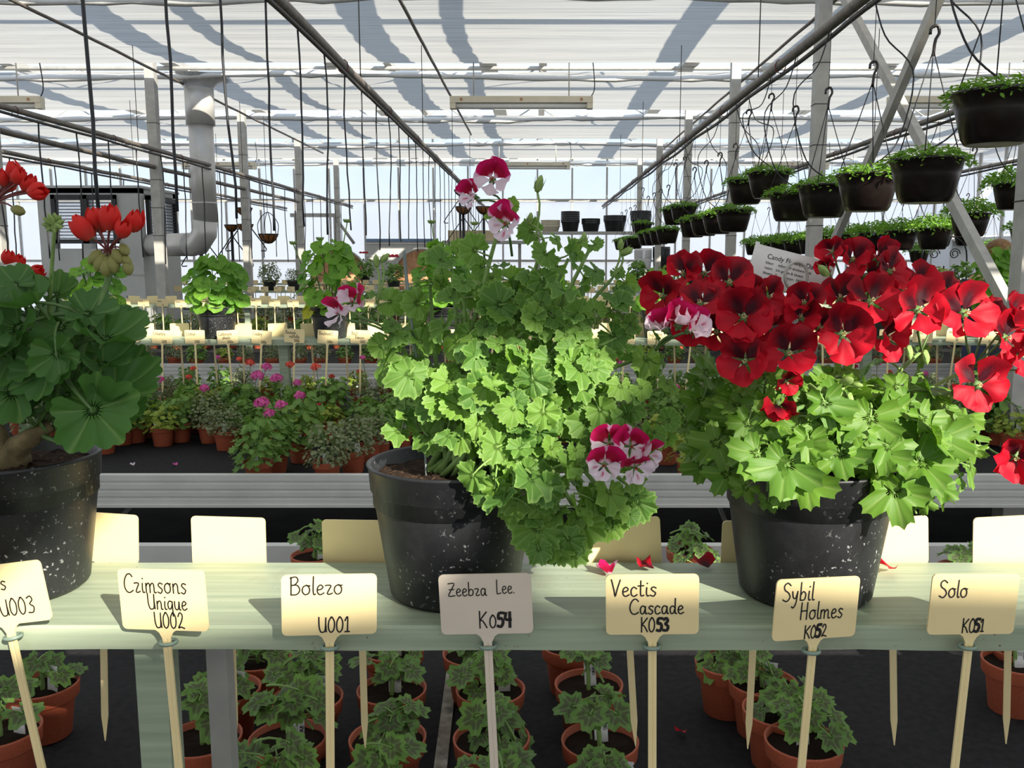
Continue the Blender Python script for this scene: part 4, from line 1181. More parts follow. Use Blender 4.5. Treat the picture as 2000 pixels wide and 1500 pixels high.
flowers = [  # x, y, depth, radius px, facing x, facing z, roll, cup
 (1296, 578, .02, 52, -.7, .2, .1, 20), (1335, 536, .03, 46, -.5, .6, .2, 22), (1376, 536, .03, 48, -.1, .7, 0, 22), (1424, 552, .0, 56, -.1, .25, .1, 18), (1500, 580, .0, 44, .5, .3, -.3, 20),
 (1368, 594, -.02, 50, -.4, .7, .2, 20), (1452, 620, -.04, 62, -.15, .3, .1, 18), (1400, 648, -.01, 48, -.3, .1, .3, 20), (1455, 705, -.05, 56, -.3, .1, .2, 18), (1540, 690, -.06, 62, -.1, .15, .05, 16), (1644, 654, -.07, 66, .0, .25, 0, 14),
 (1664, 508, .02, 46, -.1, .5, .1, 24), (1626, 492, .02, 34, -.9, .5, .2, 30), (1718, 505, .02, 42, .7, .3, -.2, 22), (1738, 530, .0, 48, .5, .5, -.2, 22), (1614, 522, .0, 26, -.8, .2, .1, 44), (1790, 548, .02, 44, .4, .8, -.1, 22),
 (1700, 590, -.03, 58, .1, .5, -.1, 18), (1792, 606, -.05, 62, .1, .3, -.1, 18), (1882, 612, -.05, 68, .15, .3, -.1, 16), (1730, 660, -.03, 54, .4, .0, -.3, 20), (1572, 592, -.02, 44, -.6, .6, .3, 24), (1565, 622, -.02, 44, -.4, .9, .2, 20),
 (1908, 752, -.06, 62, .0, .15, .0, 16), (1962, 660, -.02, 58, .4, .2, -.2, 18), (1990, 694, -.02, 50, .5, .0, -.2, 20), (1976, 618, .0, 50, .5, .5, -.1, 22), (1982, 892, -.03, 62, -.3, -.1, .5, 30), (1930, 622, .01, 46, .2, .7, 0, 22),
 (1640, 584, .0, 48, -.2, .8, .1, 20), (1762, 568, .0, 48, .2, .8, 0, 20), (1455, 572, .03, 44, .2, .8, 0, 22), (1535, 745, -.07, 34, .3, -.4, -.4, 40), (1520, 790, -.08, 44, -.3, -.6, .5, 58), (1335, 605, .03, 48, -.4, .3, .2, 20), (1352, 640, .03, 44, -.3, .1, .1, 22), (1425, 592, .03, 46, .1, .6, 0, 20), (1480, 610, .02, 46, .3, .5, -.2, 22), (1600, 640, .03, 46, -.2, .4, .2, 20), (1500, 640, .03, 48, .1, .3, 0, 20), (1850, 570, .03, 46, .2, .7, -.1, 20), (1690, 540, .03, 44, .0, .6, .1, 22), (2040, 640, .0, 55, .4, .3, 0, 18), (2050, 720, .0, 55, .6, .1, 0, 18)]
for (px, py, dy, rp_, nx, nz, roll, cp) in flowers:
    pos = atY(px, py, Y3 + dy)
    fo = flower(t3, o3, pos, Vector((nx, -1, nz)), pxm(rp_, Y3 + dy) * .98, roll + rg.uniform(-.15, .15), RUP, RLO, rg, 'flower', cp, 36, 1.0, RC)
umb = [(1420, 640), (1560, 680), (1680, 600), (1800, 660), (1900, 690), (1930, 850), (1350, 650)]
for (px, py, dy, rp_, nx, nz, roll, cp) in flowers:
    u = min(umb, key=lambda q: (q[0] - px) ** 2 + (q[1] - py) ** 2)
    a_, b_ = atY(u[0], u[1] + 25, Y3 + .03), atY(px, py, Y3 + dy + .012)
    MB().tube([p - o3 for p in spline([a_, a_.lerp(b_, .5) + Vector((0, .004, -.004)), b_], 5)], .0013, 5).obj('flower_stalk', M['stemd'], t3)
for (x, y) in umb:
    a_ = atY(x, y + 25, Y3 + .03)
    b_ = Vector((o3.x + (a_.x - o3.x) * .3, Y3 + .01, soilz + .03))
    MB().tube([p - o3 for p in spline([b_, a_.lerp(b_, .5) + Vector((0, 0, .01)), a_], 8)], .0022, 6).obj('flower_stem', M['stemg'], t3)
for (px, py, sz, ax_) in ((1652, 745, .018, (.2, -.6, .2)), (1672, 752, .012, (.5, -.6, 0)), (1640, 765, .013, (-.3, -.5, -.5)), (1660, 778, .014, (0, -.4, -.8)), (1776, 686, .014, (0, -.4, -1)), (1808, 695, .014, (.1, -.3, -1)), (1610, 530, .016, (-.6, -.4, .5))):
    new('bud', BUD, t3, atY(px, py, Y3 - .07) - o3, basis(Vector(ax_), (1, 0, 0)), sz)
MB().tube([p - o3 for p in spline([atY(1590, 800, Y3 - .06), atY(1625, 770, Y3 - .068), atY(1650, 758, Y3 - .07)], 6)], .0018, 6).obj('bud_stalk', M['stemg'], t3)
# tag of the red geranium on its wire loop
tg = thing('plant_tag', 'white plastic tag reading Candy Flower Dark Red behind the red flowers', 'tag', atY(1476, 475, Y3 + .05))
p0, p1 = atY(1476, 475, Y3 + .05), atY(1622, 512, Y3 + .05)
u_ = (p1 - p0).normalized(); Lt = (p1 - p0).length
qt = Matrix((u_, Vector((0, 1, 0)), Vector((-u_.z, 0, u_.x)))).transposed().to_quaternion()
tg.rotation_mode = 'QUATERNION'; tg.rotation_quaternion = qt
hT = .047
MB().box(0, -.0004, -hT, Lt * 1.08, .0004, 0).obj('tag_sheet', M['white'], tg, smooth=False)
MB().box(-.0004, -.0005, 0, .005, .0005, .0025).obj('tag_tab', M['white'], tg, smooth=False)
for me_, zz in zip(PRINT, (-.0140, -.0205, -.0268, -.0330)):
    new('printing', me_, tg, (Lt * .19, -.0007, zz), Quaternion((1, 0, 0), PI / 2))
lp = atY(1555, 540, Y3 + .035)
MB().tube([lp - o3 + Vector((.0145 * math.cos(a), .003 * math.cos(a), .0175 * math.sin(a))) for a in [2 * PI * k / 26 for k in range(26)]], .0019, 8, closed=True).obj('wire_loop', M['galv'], t3)
MB().tube([lp - o3 + Vector((.003, 0, -.0175)), Vector((lp.x - o3.x + .008, .02, soilz - PT))], .0017, 6).obj('wire_stake', M['galv'], t3)

# ---- left plant ---------------------------------------------------------------
LL = [leaf_mesh('leaf', M['leaf_left'], 5, .17, 3, .09, [.42, .55, .3, .2, .5][s], .26, .09, 158, 60 + s, 1.3, .042, crenate=True, droop=.10 * (s % 3), petmat='stemd') for s in range(5)]
TP = [tulip_petal('petal', M['p_tulip'], s) for s in range(3)]
Y1 = 1.07
o1 = Vector((atY(12, 885, Y1).x, Y1, PT))
t1 = thing('potted_tulip_geranium', 'broad dark-leaved geranium with closed scarlet tulip-like flowers in the left black pot', 'plant', o1)
big_pot(t1, .106, .083, .168)
rg = random.Random(52)
# knobbly woody stump
MB().tube([p - o1 for p in spline([atY(25, 915, Y1), atY(30, 880, Y1), atY(60, 855, Y1 - .01), atY(100, 830, Y1)], 10)], [.022, .02, .021, .016, .015, .012, .012, .010, .009, .008], 10).obj('woody_stem', M['bark'], t1)
MB().tube([p - o1 for p in spline([atY(20, 905, Y1), atY(0, 860, Y1), atY(-20, 800, Y1)], 8)], [.018, .017, .015, .013, .011, .01, .009, .008], 10).obj('woody_stem', M['bark'], t1)
hub = atY(100, 820, Y1)
lf = [  # x, y, depth, size(px of midrib), forward x, forward z, normal tilt to camera
 (30, 556, .0, 52, -.3, .6, .5), (70, 590, -.02, 80, -.5, .2, .45), (110, 575, .03, 48, .3, .4, .4), (170, 612, -.02, 62, .6, .3, .5), (205, 660, -.03, 88, 1, -.1, .35), (120, 640, -.02, 76, .1, -.2, .5), (35, 640, -.03, 90, -.4, -.4, .6),
 (20, 690, -.04, 80, -.2, -1, .8), (200, 710, -.04, 70, .8, -.3, .4), (225, 760, -.04, 95, 1, -.35, .3), (180, 800, -.08, 100, .9, -.9, .9), (25, 765, -.05, 90, -.4, -.6, .7), (90, 720, -.05, 80, .2, -.7, .7), (-30, 600, .0, 90, -1, .0, .4),
 (-40, 720, .0, 90, -1, -.3, .5), (150, 680, .02, 70, .5, .1, .4), (60, 670, .03, 80, -.2, .2, .3), (10, 590, .05, 80, -.6, .3, .3), (150, 740, .04, 80, .6, -.2, .4), (85, 620, .06, 80, .2, .3, .3), (215, 640, .05, 70, .9, .1, .3),
 (235, 735, .03, 70, 1, .1, .35), (50, 740, .05, 90, -.3, -.2, .4), (110, 690, -.06, 60, .2, -.9, .8), (-20, 660, -.05, 80, -.8, -.3, .6), (160, 640, .06, 70, .5, .4, .3), (130, 770, -.03, 66, .6, -.3, .5), (245, 800, .0, 55, 1, -.6, .5), (60, 800, -.02, 60, -.5, -.2, .4)]
for (px, py, dy, sp_, fx_, fz_, nc) in lf:
    pos = atY(px, py, Y1 + dy)
    sz = pxm(sp_, Y1 + dy) * .92
    n_ = (UP * (1 - nc) + TOCAM * nc + Vector((fx_ * .15, 0, 0)) + rv(rg, .18)).normalized()
    put_leaf(t1, o1, LL, pos, n_, Vector((fx_, -.15, fz_)), sz, rg)
    b_ = hub + Vector((rg.uniform(-.05, .02), rg.uniform(-.02, .03), rg.uniform(-.02, .05)))
    e_ = pos + Vector((-fx_ * sz * .6, .3 * sz, -sz * .8))
    MB().tube([p - o1 for p in spline([b_, b_.lerp(e_, .5) + Vector((fx_ * .01, 0, -.008)), e_, pos], 9)], [.0036, .0034, .0032, .003, .0028, .0026, .0024, .0022, .002], 6).obj('leaf_stalk', M['stemd'], t1)
def tulip(pos, ax, size, name='flower'):
    mb = MB()
    mb.lathe([(.0, -.06), (.08, -.05), (.15, .02), (.20, .12), (.16, .13), (0, .06)], 8)
    fo = mb.obj(name, M['calyx'], t1, pos - o1, basis(ax, Vector((rg.uniform(-1, 1), rg.uniform(-1, 1), .2))), size)
    for k in range(6):
        sc = 1.0 if k % 2 else .94
        new('petal', rg.choice(TP), fo, (0, 0, 0), Quaternion((0, 0, 1), 2 * PI * k / 6 + rg.uniform(-.15, .15)) @ Quaternion((1, 0, 0), math.radians(rg.uniform(-5, 4))), sc * rg.uniform(.92, 1.05))
    return fo
def umbel(hubpx, Y, fl, smalls):
    h_ = atY(hubpx[0], hubpx[1], Y)
    for (bx, by, tx, ty, dy) in fl:           # base of the cup and its top, in pixels
        b_, t_ = atY(bx, by, Y + dy), atY(tx, ty, Y + dy - .006)
        d = t_ - b_
        tulip(b_, d, d.length * 1.0)
        MB().tube([p - o1 for p in spline([h_, h_.lerp(b_, .5) + Vector((0, 0, .002)), b_], 6)], [.0014, .0013, .0013, .0013, .0014, .0018], 6).obj('pedicel', M['pedicel'], t1)
    for (px, py, sz, ax_) in smalls:
        p = atY(px, py, Y - .008)
        mb = MB(); mb.lathe([(0, -.5), (.2, -.42), (.34, -.1), (.32, .2), (.18, .45), (0, .55)], 10)
        mb.obj('bud', M['calyx'], t1, p - o1, basis(Vector(ax_), (1, 0, 0)), sz)
        MB().tube([q - o1 for q in spline([h_, h_.lerp(p, .5) + Vector((0, 0, .004)), p], 6)], .0011, 5).obj('pedicel', M['pedicel'], t1)
umbel((210, 490), Y1, [(178, 466, 142, 424, -.01), (190, 446, 178, 404, .0), (214, 448, 216, 398, -.01), (236, 462, 246, 428, -.016), (258, 450, 268, 410, .0), (196, 452, 196, 408, .03)],
      [(243, 487, .017, (.5, -.4, -.6)), (247, 508, .016, (.6, -.3, -.6)), (250, 522, .019, (.2, -.3, -1)), (196, 512, .022, (-.3, -.3, -1)), (208, 520, .024, (0, -.3, -1)), (222, 515, .022, (.2, -.3, -1)), (186, 502, .02, (-.6, -.3, -.8)), (230, 500, .02, (.5, -.3, -.8))])
umbel((-12, 396), Y1, [(30, 350, 24, 314, .0), (34, 358, 40, 326, -.012), (50, 372, 60, 340, -.006), (58, 376, 94, 372, -.012), (8, 362, 2, 330, .0), (22, 372, 14, 340, .02)], [(35, 411, .018, (1, -.3, -.3))])
umbel((30, 560), Y1 + .03, [(14, 515, 18, 488, .0), (60, 538, 84, 524, .0), (60, 562, 92, 556, .0), (34, 522, 40, 498, .03)], [])
def stalk(pts, r, mat='stemg'):
    q = spline([atY(x, y, Y) for x, y, Y in pts], 14)
    MB().tube([p - o1 for p in q], [r + (.6 * r - r) * i / 13 for i in range(14)], 8).obj('flower_stem', M[mat], t1)
stalk([(120, 790, Y1), (150, 705, Y1 - .02), (190, 610, Y1 - .01), (213, 535, Y1), (210, 492, Y1)], .0048, 'stemd')
stalk([(90, 800, Y1 + .02), (96, 620, Y1 + .02), (100, 540, Y1 + .01), (107, 440, Y1)], .0034)
stalk([(60, 800, Y1 + .02), (20, 600, Y1 + .02), (-20, 480, Y1), (-14, 396, Y1)], .0036)
stalk([(60, 800, Y1 + .03), (40, 660, Y1 + .03), (30, 560, Y1 + .03)], .003)
for k in range(9):
    a = 2 * PI * k / 9
    p = atY(106 + 9 * math.cos(a), 436 + 7 * math.sin(a), Y1 - .004 * math.sin(a * 2))
    new('bud', BUD, t1, p - o1, basis(Vector((math.cos(a) * .9, -.4, -math.sin(a) + .3)), (0, 1, 0)), .012)
# white tag half hidden at the left
wt = thing('plant_tag', 'blank white tag half hidden among the scarlet flowers of the left plant', 'tag', atY(-10, 540, Y1 + .02))
mb = MB(); pp = [atY(-40, 530, Y1 + .02), atY(31, 512, Y1 + .02), atY(64, 534, Y1 + .02), atY(64, 575, Y1 + .02), atY(-40, 585, Y1 + .02)]
base_ = atY(-10, 540, Y1 + .02)
vs_ = [p - base_ for p in pp] + [p - base_ + Vector((0, .001, 0)) for p in pp]
mb.add(vs_, [(0, 1, 2, 3, 4), (9, 8, 7, 6, 5)] + [(i, (i + 1) % 5, 5 + (i + 1) % 5, 5 + i) for i in range(5)])
mb.obj('tag_sheet', M['white'], wt, smooth=False)

# fallen petals on the plank and cloth
for (px, py, c, rz, lb) in ((1195, 1122, 'p_zup', .4, 'crimson fallen petal on the plank beside the Vectis Cascade sign'), (1283, 1110, 'p_redup', 1.2, 'dark red fallen petal near the back edge of the plank'), (1752, 1108, 'p_red', 2.0, 'wilted red blossom lying on the plank right of the right pot'), (1386, 1110, 'p_redup', .3, 'small dark fallen petal left of the right black pot')):
    p = atZ(px, py, PT + .006)
    o = new('fallen_petal', petal_mesh('fallen_petal', M[c], 1, 50, .35, .2, int(px)), None, p, Quaternion((0, 0, 1), rz), .026)
    tag(o, lb, 'petal', 'fallen petals')
p = atZ(1335, 1425, CL + .006)
tag(new('fallen_petal', petal_mesh('fallen_petal', M['p_red'], 1, 50, .4, .2, 9), None, p, Quaternion((0, 0, 1), 2.5), .02), 'small red petal fallen on the black cloth under the plank', 'petal', 'fallen petals')
for (px, py, c, lb) in ((346, 909, 'p_pink', 'pale pink petal fallen on the second bench left of the front pots'), (262, 909, 'p_zlow', 'pale scrap lying on the second bench near the left black pot')):
    tag(new('fallen_petal', petal_mesh('fallen_petal', M[c], 1, 50, .4, .2, int(px)), None, atZ(px, py, CL + .004), Quaternion((0, 0, 1), 1.0), .02), lb, 'petal', 'fallen petals')
# ------------------------------------------------------------------ seedlings under the plank
LZ = [leaf_mesh('leaf', M['leaf_zone'], 5, .34, 3, .12, .14, .16, .07, 154, 90 + s, 1.6, .05, droop=.2) for s in range(5)]
def tag_sheet():
    mb = MB(); w, h = .022, .052
    pts = [(-w / 2, 0), (w / 2, 0), (w / 2, h * .86), (w / 2 - .0015, h * .9), (w / 2, h * .94), (w / 2, h), (-w / 2, h), (-w / 2, h * .94), (-w / 2 + .0015, h * .9), (-w / 2, h * .86)]
    n = len(pts)
    mb.add([(x, -.0003, z) for x, z in pts] + [(x, .0003, z) for x, z in pts], [tuple(range(n)), tuple(range(2 * n - 1, n - 1, -1))] + [(i, n + i, n + (i + 1) % n, (i + 1) % n) for i in range(n)])
    return mb.mesh('tag', M['white'], False)
def tag_print():
    mb = MB()
    rot = lambda v: Vector((.004 + v.z, v.y, .036 - v.x))
    write(mb, 'MICHIELS', 0, 0, .0042, .0009, '', .95, False, rot)
    rot2 = lambda v: Vector((.0086 + v.z, v.y, .036 - v.x))
    write(mb, 'Fuchsias en M', 0, 0, .0026, .0005, '', .9, False, rot2)
    for k in range(4):
        rk = lambda v, k=k: Vector((-.0085 + k * .003 + v.z, v.y, .035 - v.x))
        write(mb, ['Leest 21', 'tel 015 27', 'dor heide', 'roos plant'][k], 0, 0, .0018, .0003, '', 1, False, rk)
    c = Vector((0, 0, .0445))
    for k in range(7):
        a = PI * (k / 6) + .1
        p = c + Vector((.0055 * math.cos(a), 0, .0045 * math.sin(a) - .002))
        mb.add([c + Vector((0, 0, -.004)), c + Vector((.0005, 0, -.004)), p, p + Vector((.0006, 0, .0002))], [(0, 1, 2, 3)])
    mb.v = [(x, -.0006, z) for x, y, z in mb.v]
    return mb.mesh('tag_print', M['ink'], False)
TAGM, TAGP = tag_sheet(), tag_print()
def add_tag(par, loc, rz, sc=1.0, printed=True, lean=0):
    q = Quaternion((0, 0, 1), rz) @ Quaternion((1, 0, 0), lean)
    g_ = new('tag', TAGM, par, loc, q, sc)
    if printed: new('tag_print', TAGP, g_)
RP = .061
def seedling(X, Y, label, seed, nl=9, z0=CL, tagpos=None):
    rg = random.Random(seed)
    t = thing('potted_seedling', label, 'plant', (X, Y, z0), 'terracotta seedlings on the nearest bench')
    new('pot', TERRA, t, scale=RP)
    new('soil', TSOIL, t, (0, 0, RP * 1.40), scale=RP)
    zs = RP * 1.42
    hgt = rg.uniform(.025, .06)
    top = Vector((rg.uniform(-.012, .012), rg.uniform(-.012, .012), zs + hgt))
    MB().tube(spline([(0, 0, zs - .01), (top.x * .3, top.y * .3, zs + hgt * .5), top], 6), [.0045, .004, .004, .0035, .003, .002], 7).obj('stem', M['stemg'], t)
    for k in range(nl):
        a = 2.4 * k + rg.uniform(-.3, .3)
        rr_ = rg.uniform(.015, .055) * (1 if k > 2 else .4)
        d = Vector((math.cos(a), math.sin(a), 0))
        pos = top + d * rr_ + Vector((0, 0, rg.uniform(-.02, .025) + (.018 if k < 3 else 0)))
        n_ = (UP * .8 + d * .35 + TOCAM * .3 + rv(rg, .3)).normalized()
        put_leaf(t, Vector((0, 0, 0)), LZ, pos, n_, d + Vector((0, 0, -.2)), rg.uniform(.022, .034), rg)
        MB().tube(spline([top - Vector((0, 0, hgt * .4)), top.lerp(pos, .5) + Vector((0, 0, -.002)), pos], 5), .0012, 5).obj('leaf_stalk', M['stemg'], t)
    if tagpos is None: tagpos = (rg.uniform(.0, .03), rg.uniform(-.01, .02))
    add_tag(t, (tagpos[0], tagpos[1], zs - .006), rg.uniform(-.35, .35), 1.0, True, rg.uniform(-.25, .05))
    return t
zr = CL + RP * 1.6
seeds = [  # rim centre in the picture, description
 (82, 1335, 'terracotta seedling pot behind the stake of the U003 sign'), (0, 1425, 'terracotta pot cut by the left edge below the U003 sign'), (440, 1345, 'terracotta seedling beside the grey leg under the plank'), (395, 1440, 'terracotta seedling between grey leg and Crimsons stake, cut by the bottom edge'),
 (562, 1440, 'terracotta seedling left of the Bolero stake, nearest the camera'), (600, 1362, 'terracotta seedling behind the Bolero stake'), (757, 1440, 'terracotta seedling right of the Bolero stake, nearest the camera'), (765, 1345, 'terracotta seedling second back, right of the Bolero stake'),
 (960, 1440, 'terracotta seedling straight behind the Zeebra Lee stake, nearest the camera'), (958, 1345, 'terracotta seedling second back behind the Zeebra Lee stake'), (1150, 1335, 'terracotta seedling second back, left of the Vectis Cascade stake'), (1172, 1445, 'terracotta seedling left of the Vectis Cascade stake, nearest the camera'),
 (1570, 1445, 'terracotta seedling behind the Sybil Holmes stake, nearest the camera'), (1522, 1385, 'terracotta seedling second back at the Sybil Holmes stake'), (1490, 1330, 'terracotta seedling third back at the Sybil Holmes stake'), (560, 1545, 'terracotta seedling cut by the bottom edge left of Bolero stake'), (740, 1555, 'terracotta seedling cut by the bottom edge right of Bolero stake'), (990, 1550, 'terracotta seedling cut by the bottom edge at Zeebra Lee stake'),
 (1190, 1550, 'terracotta seedling cut by the bottom edge at Vectis Cascade stake'), (1985, 1290, 'terracotta pot in shade under the plank at the right picture edge')]
for i, (px, py, lb) in enumerate(seeds):
    p = atZ(px, py, zr)
    seedling(p.x, p.y, lb, 100 + i, [9, 6, 8, 7, 13, 10, 9, 10, 12, 10, 7, 8, 11, 9, 9, 12, 9, 10, 8, 4][i])
for i, (X, Y, lb) in enumerate(((-.53, 1.62, 'terracotta seedling at the back under the plank, behind Crimsons sign'), (-.28, 1.66, 'terracotta seedling at the back under the plank, behind Bolero sign'), (-.12, 1.64, 'terracotta seedling at the back under the plank, left of Zeebra Lee sign'), (.07, 1.68, 'sunlit terracotta pot at the back under the plank, left of Vectis Cascade'),
                                (.36, 1.60, 'terracotta seedling at the back under the plank, left of Sybil Holmes'), (.95, 1.66, 'terracotta seedling at the back under the plank, right of Solo sign'), (.40, 2.26, 'seedling between the middle and right black pots, farther of two'), (.405, 2.08, 'seedling between the middle and right black pots, nearer of two'),
                                (-.57, 2.22, 'seedling peeping over the plank between two blank signs'), (1.05, 2.12, 'leafy seedling behind the plank right of the right black pot'))):
    seedling(X, Y, lb, 160 + i, 12 if i > 7 else 9)
# pale batten lying on the cloth
a_, b_ = atZ(885, 1290, CL + .006), atZ(860, 1500, CL + .006)
mb = MB(); d = (b_ - a_); q = basis(UP, d)
mb.box(-.011, -.02, -.006, .011, d.length + .1, .002)
tag(mb.obj('batten', M['concrete2'], None, a_, q, smooth=False), 'grey weathered batten lying on the black cloth beside the seedlings', 'batten')

# ------------------------------------------------------------------ bushes of the farther benches
def leaflet(rg, size, pos, n, fwd, mb, kind):
    q = basis(n, fwd)
    if kind == 'round':
        k = 7
        out = [Vector((math.sin(2 * PI * i / k) * (.9 if i % 2 else 1.0), math.cos(2 * PI * i / k) * (.9 if i % 2 else 1.0) + .8, .12 * (i % 2))) for i in range(k)]
    elif kind == 'lobed':
        out = [Vector(v) for v in ((0, 0, 0), (.7, .2, .1), (.55, .55, -.05), (1.0, 1.0, .1), (.5, 1.2, -.05), (.45, 1.8, .1), (0, 1.5, -.1), (-.45, 1.8, .1), (-.5, 1.2, -.05), (-1.0, 1.0, .1), (-.55, .55, -.05), (-.7, .2, .1))]
    else:
        out = [Vector(v) for v in ((0, 0, 0), (.42, .7, .12), (.34, 1.5, .08), (0, 2.2, -.1), (-.34, 1.5, .08), (-.42, .7, .12))]
    c = Vector((0, .8, -.08))
    r_ = rg.random()
    vs = [pos + q @ (c * size)] + [pos + q @ (v * size) for v in out]
    n_ = len(out)
    mb.add(vs, [(0, 1 + i, 1 + (i + 1) % n_) for i in range(n_)], [(.6, .1, r_)] + [(0.0, 1.0, r_)] * n_)
def bush_mesh(mat, w, h, n, size, kind, seed, base=.0, stems=6):
    rg = random.Random(seed); mb = MB()
    for i in range(n):
        a = rg.uniform(0, 2 * PI)
        t = rg.random() ** .6
        ph = rg.uniform(0, 1)
        r_ = w * (.35 + .65 * t) * math.sqrt(max(.05, 1 - (ph * 1.0 - .35) ** 2 * 1.5))
        pos = Vector((r_ * math.cos(a), r_ * math.sin(a), base + h * ph * (.75 + .3 * rg.random())))
        d = Vector((math.cos(a), math.sin(a), .2))
        nn = (UP * .8 + d * .7 + rv(rg, .5)).normalized()
        leaflet(rg, size * rg.uniform(.7, 1.25), pos, nn, d + rv(rg, .5), mb, kind)
    mb.cur = 1
    for k in range(stems):
        a = rg.uniform(0, 6.28)
        e_ = Vector((w * .6 * math.cos(a), w * .6 * math.sin(a), base + h * .8))
        mb.tube(spline([(0, 0, -.01), e_ * .5 + Vector((0, 0, .01)), e_], 5), [.003, .0028, .0025, .002, .001], 5, False)
    return mb.mesh('foliage', [mat, M['stemd']])
BUSH = {
 'a': [bush_mesh(M['bushA'], .085, .15, 150, .017, 'lobed', s) for s in range(3)],
 'b': [bush_mesh(M['bushB'], .085, .14, 420, .0075, 'round', s + 10) for s in range(3)],
 'c': [bush_mesh(M['bushC'], .075, .12, 130, .016, 'lobed', s + 20) for s in range(2)],
 'd': [bush_mesh(M['bushA'], .10, .19, 170, .019, 'round', s + 30) for s in range(2)],
}
def head_mesh(mat, n, seed, flat=.6):
    """a ball of small petals, radius 1"""
    rg = random.Random(seed); mb = MB()
    for i in range(n):
        d = Vector((rg.gauss(0, 1), rg.gauss(0, 1), rg.gauss(0, 1) * .8 + .3)).normalized()
        p = d * rg.uniform(.55, .95); p.z *= flat + .2
        q = basis(d + rv(rg, .5), rv(rg))
        s = .26
        vs = [p] + [p + q @ (Vector((math.cos(a) * s, math.sin(a) * s * 1.2, .06 * math.sin(3 * a)))) for a in [2 * PI * k / 6 for k in range(6)]]
        mb.add(vs, [(0, 1 + k, 1 + (k + 1) % 6) for k in range(6)], (.5, .5, .5))
    return mb.mesh('flower_head', mat)
HEAD = {k: [head_mesh(M[m_], 60, s) for s in range(2)] for k, m_ in (('pink', 'p_pink'), ('coral', 'p_coral'), ('crim', 'p_crim'))}
HEAD['zred'] = [head_mesh(M['p_red'], 40, 5)]
HEAD['violet'] = [head_mesh(M['p_violet'], 14, 6)]
def bench_plant(X, Y, kind, label, group, seed, heads=(), scale=1.0, tagged=True, z0=CL, rp=.056):
    rg = random.Random(seed)
    t = thing('potted_bench_plant', label, 'plant', (X, Y, z0), group)
    new('pot', TERRA, t, scale=rp)
    new('soil', TSOIL, t, (0, 0, rp * 1.40), scale=rp)
    f_ = new('foliage', rg.choice(BUSH[kind]), t, (0, 0, rp * 1.42), Quaternion((0, 0, 1), rg.uniform(0, 6.28)), (scale, scale, scale * rg.uniform(.85, 1.2)))
    f_['kind'] = 'stuff'
    for (dx_, dz_, r_, col) in heads:
        p = Vector((dx_, rg.uniform(-.05, .02), rp * 1.42 + dz_))
        new('flower_head', rg.choice(HEAD[col]), t, p, Quaternion((0, 0, 1), rg.uniform(0, 6)), r_)
        MB().tube(spline([(0, 0, rp * 1.4), (p.x * .6, p.y * .5, p.z * .55), p], 6), .0017, 5).obj('flower_stalk', M['stemd'], t)
    if tagged: add_tag(t, (rg.uniform(-.03, .03), -.040 + rg.uniform(0, .012), rp * 1.42 - .004), rg.uniform(-.2, .2), .95, False, -.15)
    return t
front = [  # x, y of the pot's foot, kind, heads in pixels offset, description
 (506, 945, 'a', 'green geranium in the terracotta pot touching the grey bench edge, left of two'), (640, 945, 'b', 'grey-green fine-leaved plant in the terracotta pot touching the bench edge, right of two'), (540, 922, 'a', 'green geranium just behind the front-left terracotta pot'), (588, 902, 'd', 'taller green geranium between the two front terracotta pots'),
 (690, 922, 'b', 'fine-leaved plant just right of the front-right terracotta pot'), (722, 900, 'b', 'fine-leaved grey-green plant left of the middle black pot'), (742, 884, 'a', 'green plant close behind the middle black pot rim'), (205, 885, 'a', 'terracotta pot under the large drooping leaf of the left plant'),
 (240, 868, 'c', 'terracotta pot beside the drooping leaf of the left plant'), (287, 854, 'a', 'shaded terracotta pot, third from the left plant'), (319, 870, 'c', 'terracotta pot with a white tag standing forward at left of the cloth'), (356, 854, 'c', 'yellowish green plant right of the tagged left terracotta pot'), (382, 842, 'd', 'tall green plant behind the yellowish green one'),
 (408, 858, 'b', 'bronze-green plant with leaning white tag on second bench'), (442, 878, 'b', 'fine-leaved plant with white tag left of the pink flowers'), (470, 850, 'd', 'leafy green plant behind the pink flower stems'), (785, 872, 'a', 'green plant behind the soil of the middle pot'), (1345, 935, 'c', 'terracotta pot between the middle and right big plants'), (1300, 905, 'c', 'yellow-green plant left of the red geranium leaves'), (1975, 880, 'c', 'yellow-green plant at the right edge below the red flowers')]
for i, (px, py, kd, lb) in enumerate(front):
    p = atZ(px, py, CL)
    hd = []
    if i == 3: hd = [(-.06, .17, .028, 'pink'), (.0, .20, .026, 'pink'), (.08, .165, .012, 'crim')]
    if i == 2: hd = [(-.04, .205, .034, 'pink'), (-.01, .165, .024, 'pink')]
    if i == 15: hd = [(.10, .215, .034, 'pink'), (.14, .255, .026, 'pink'), (.20, .205, .033, 'pink'), (.29, .18, .022, 'pink')]
    if i == 12: hd = [(.02, .24, .016, 'coral')]
    if i == 9: hd = [(-.03, .22, .02, 'crim'), (.08, .2, .02, 'pink')]
    bench_plant(p.x, p.y, kd, lb, 'potted plants along the front of the second bench', 300 + i, hd, 1.0, i not in (6, 7, 12))
rg = random.Random(77)
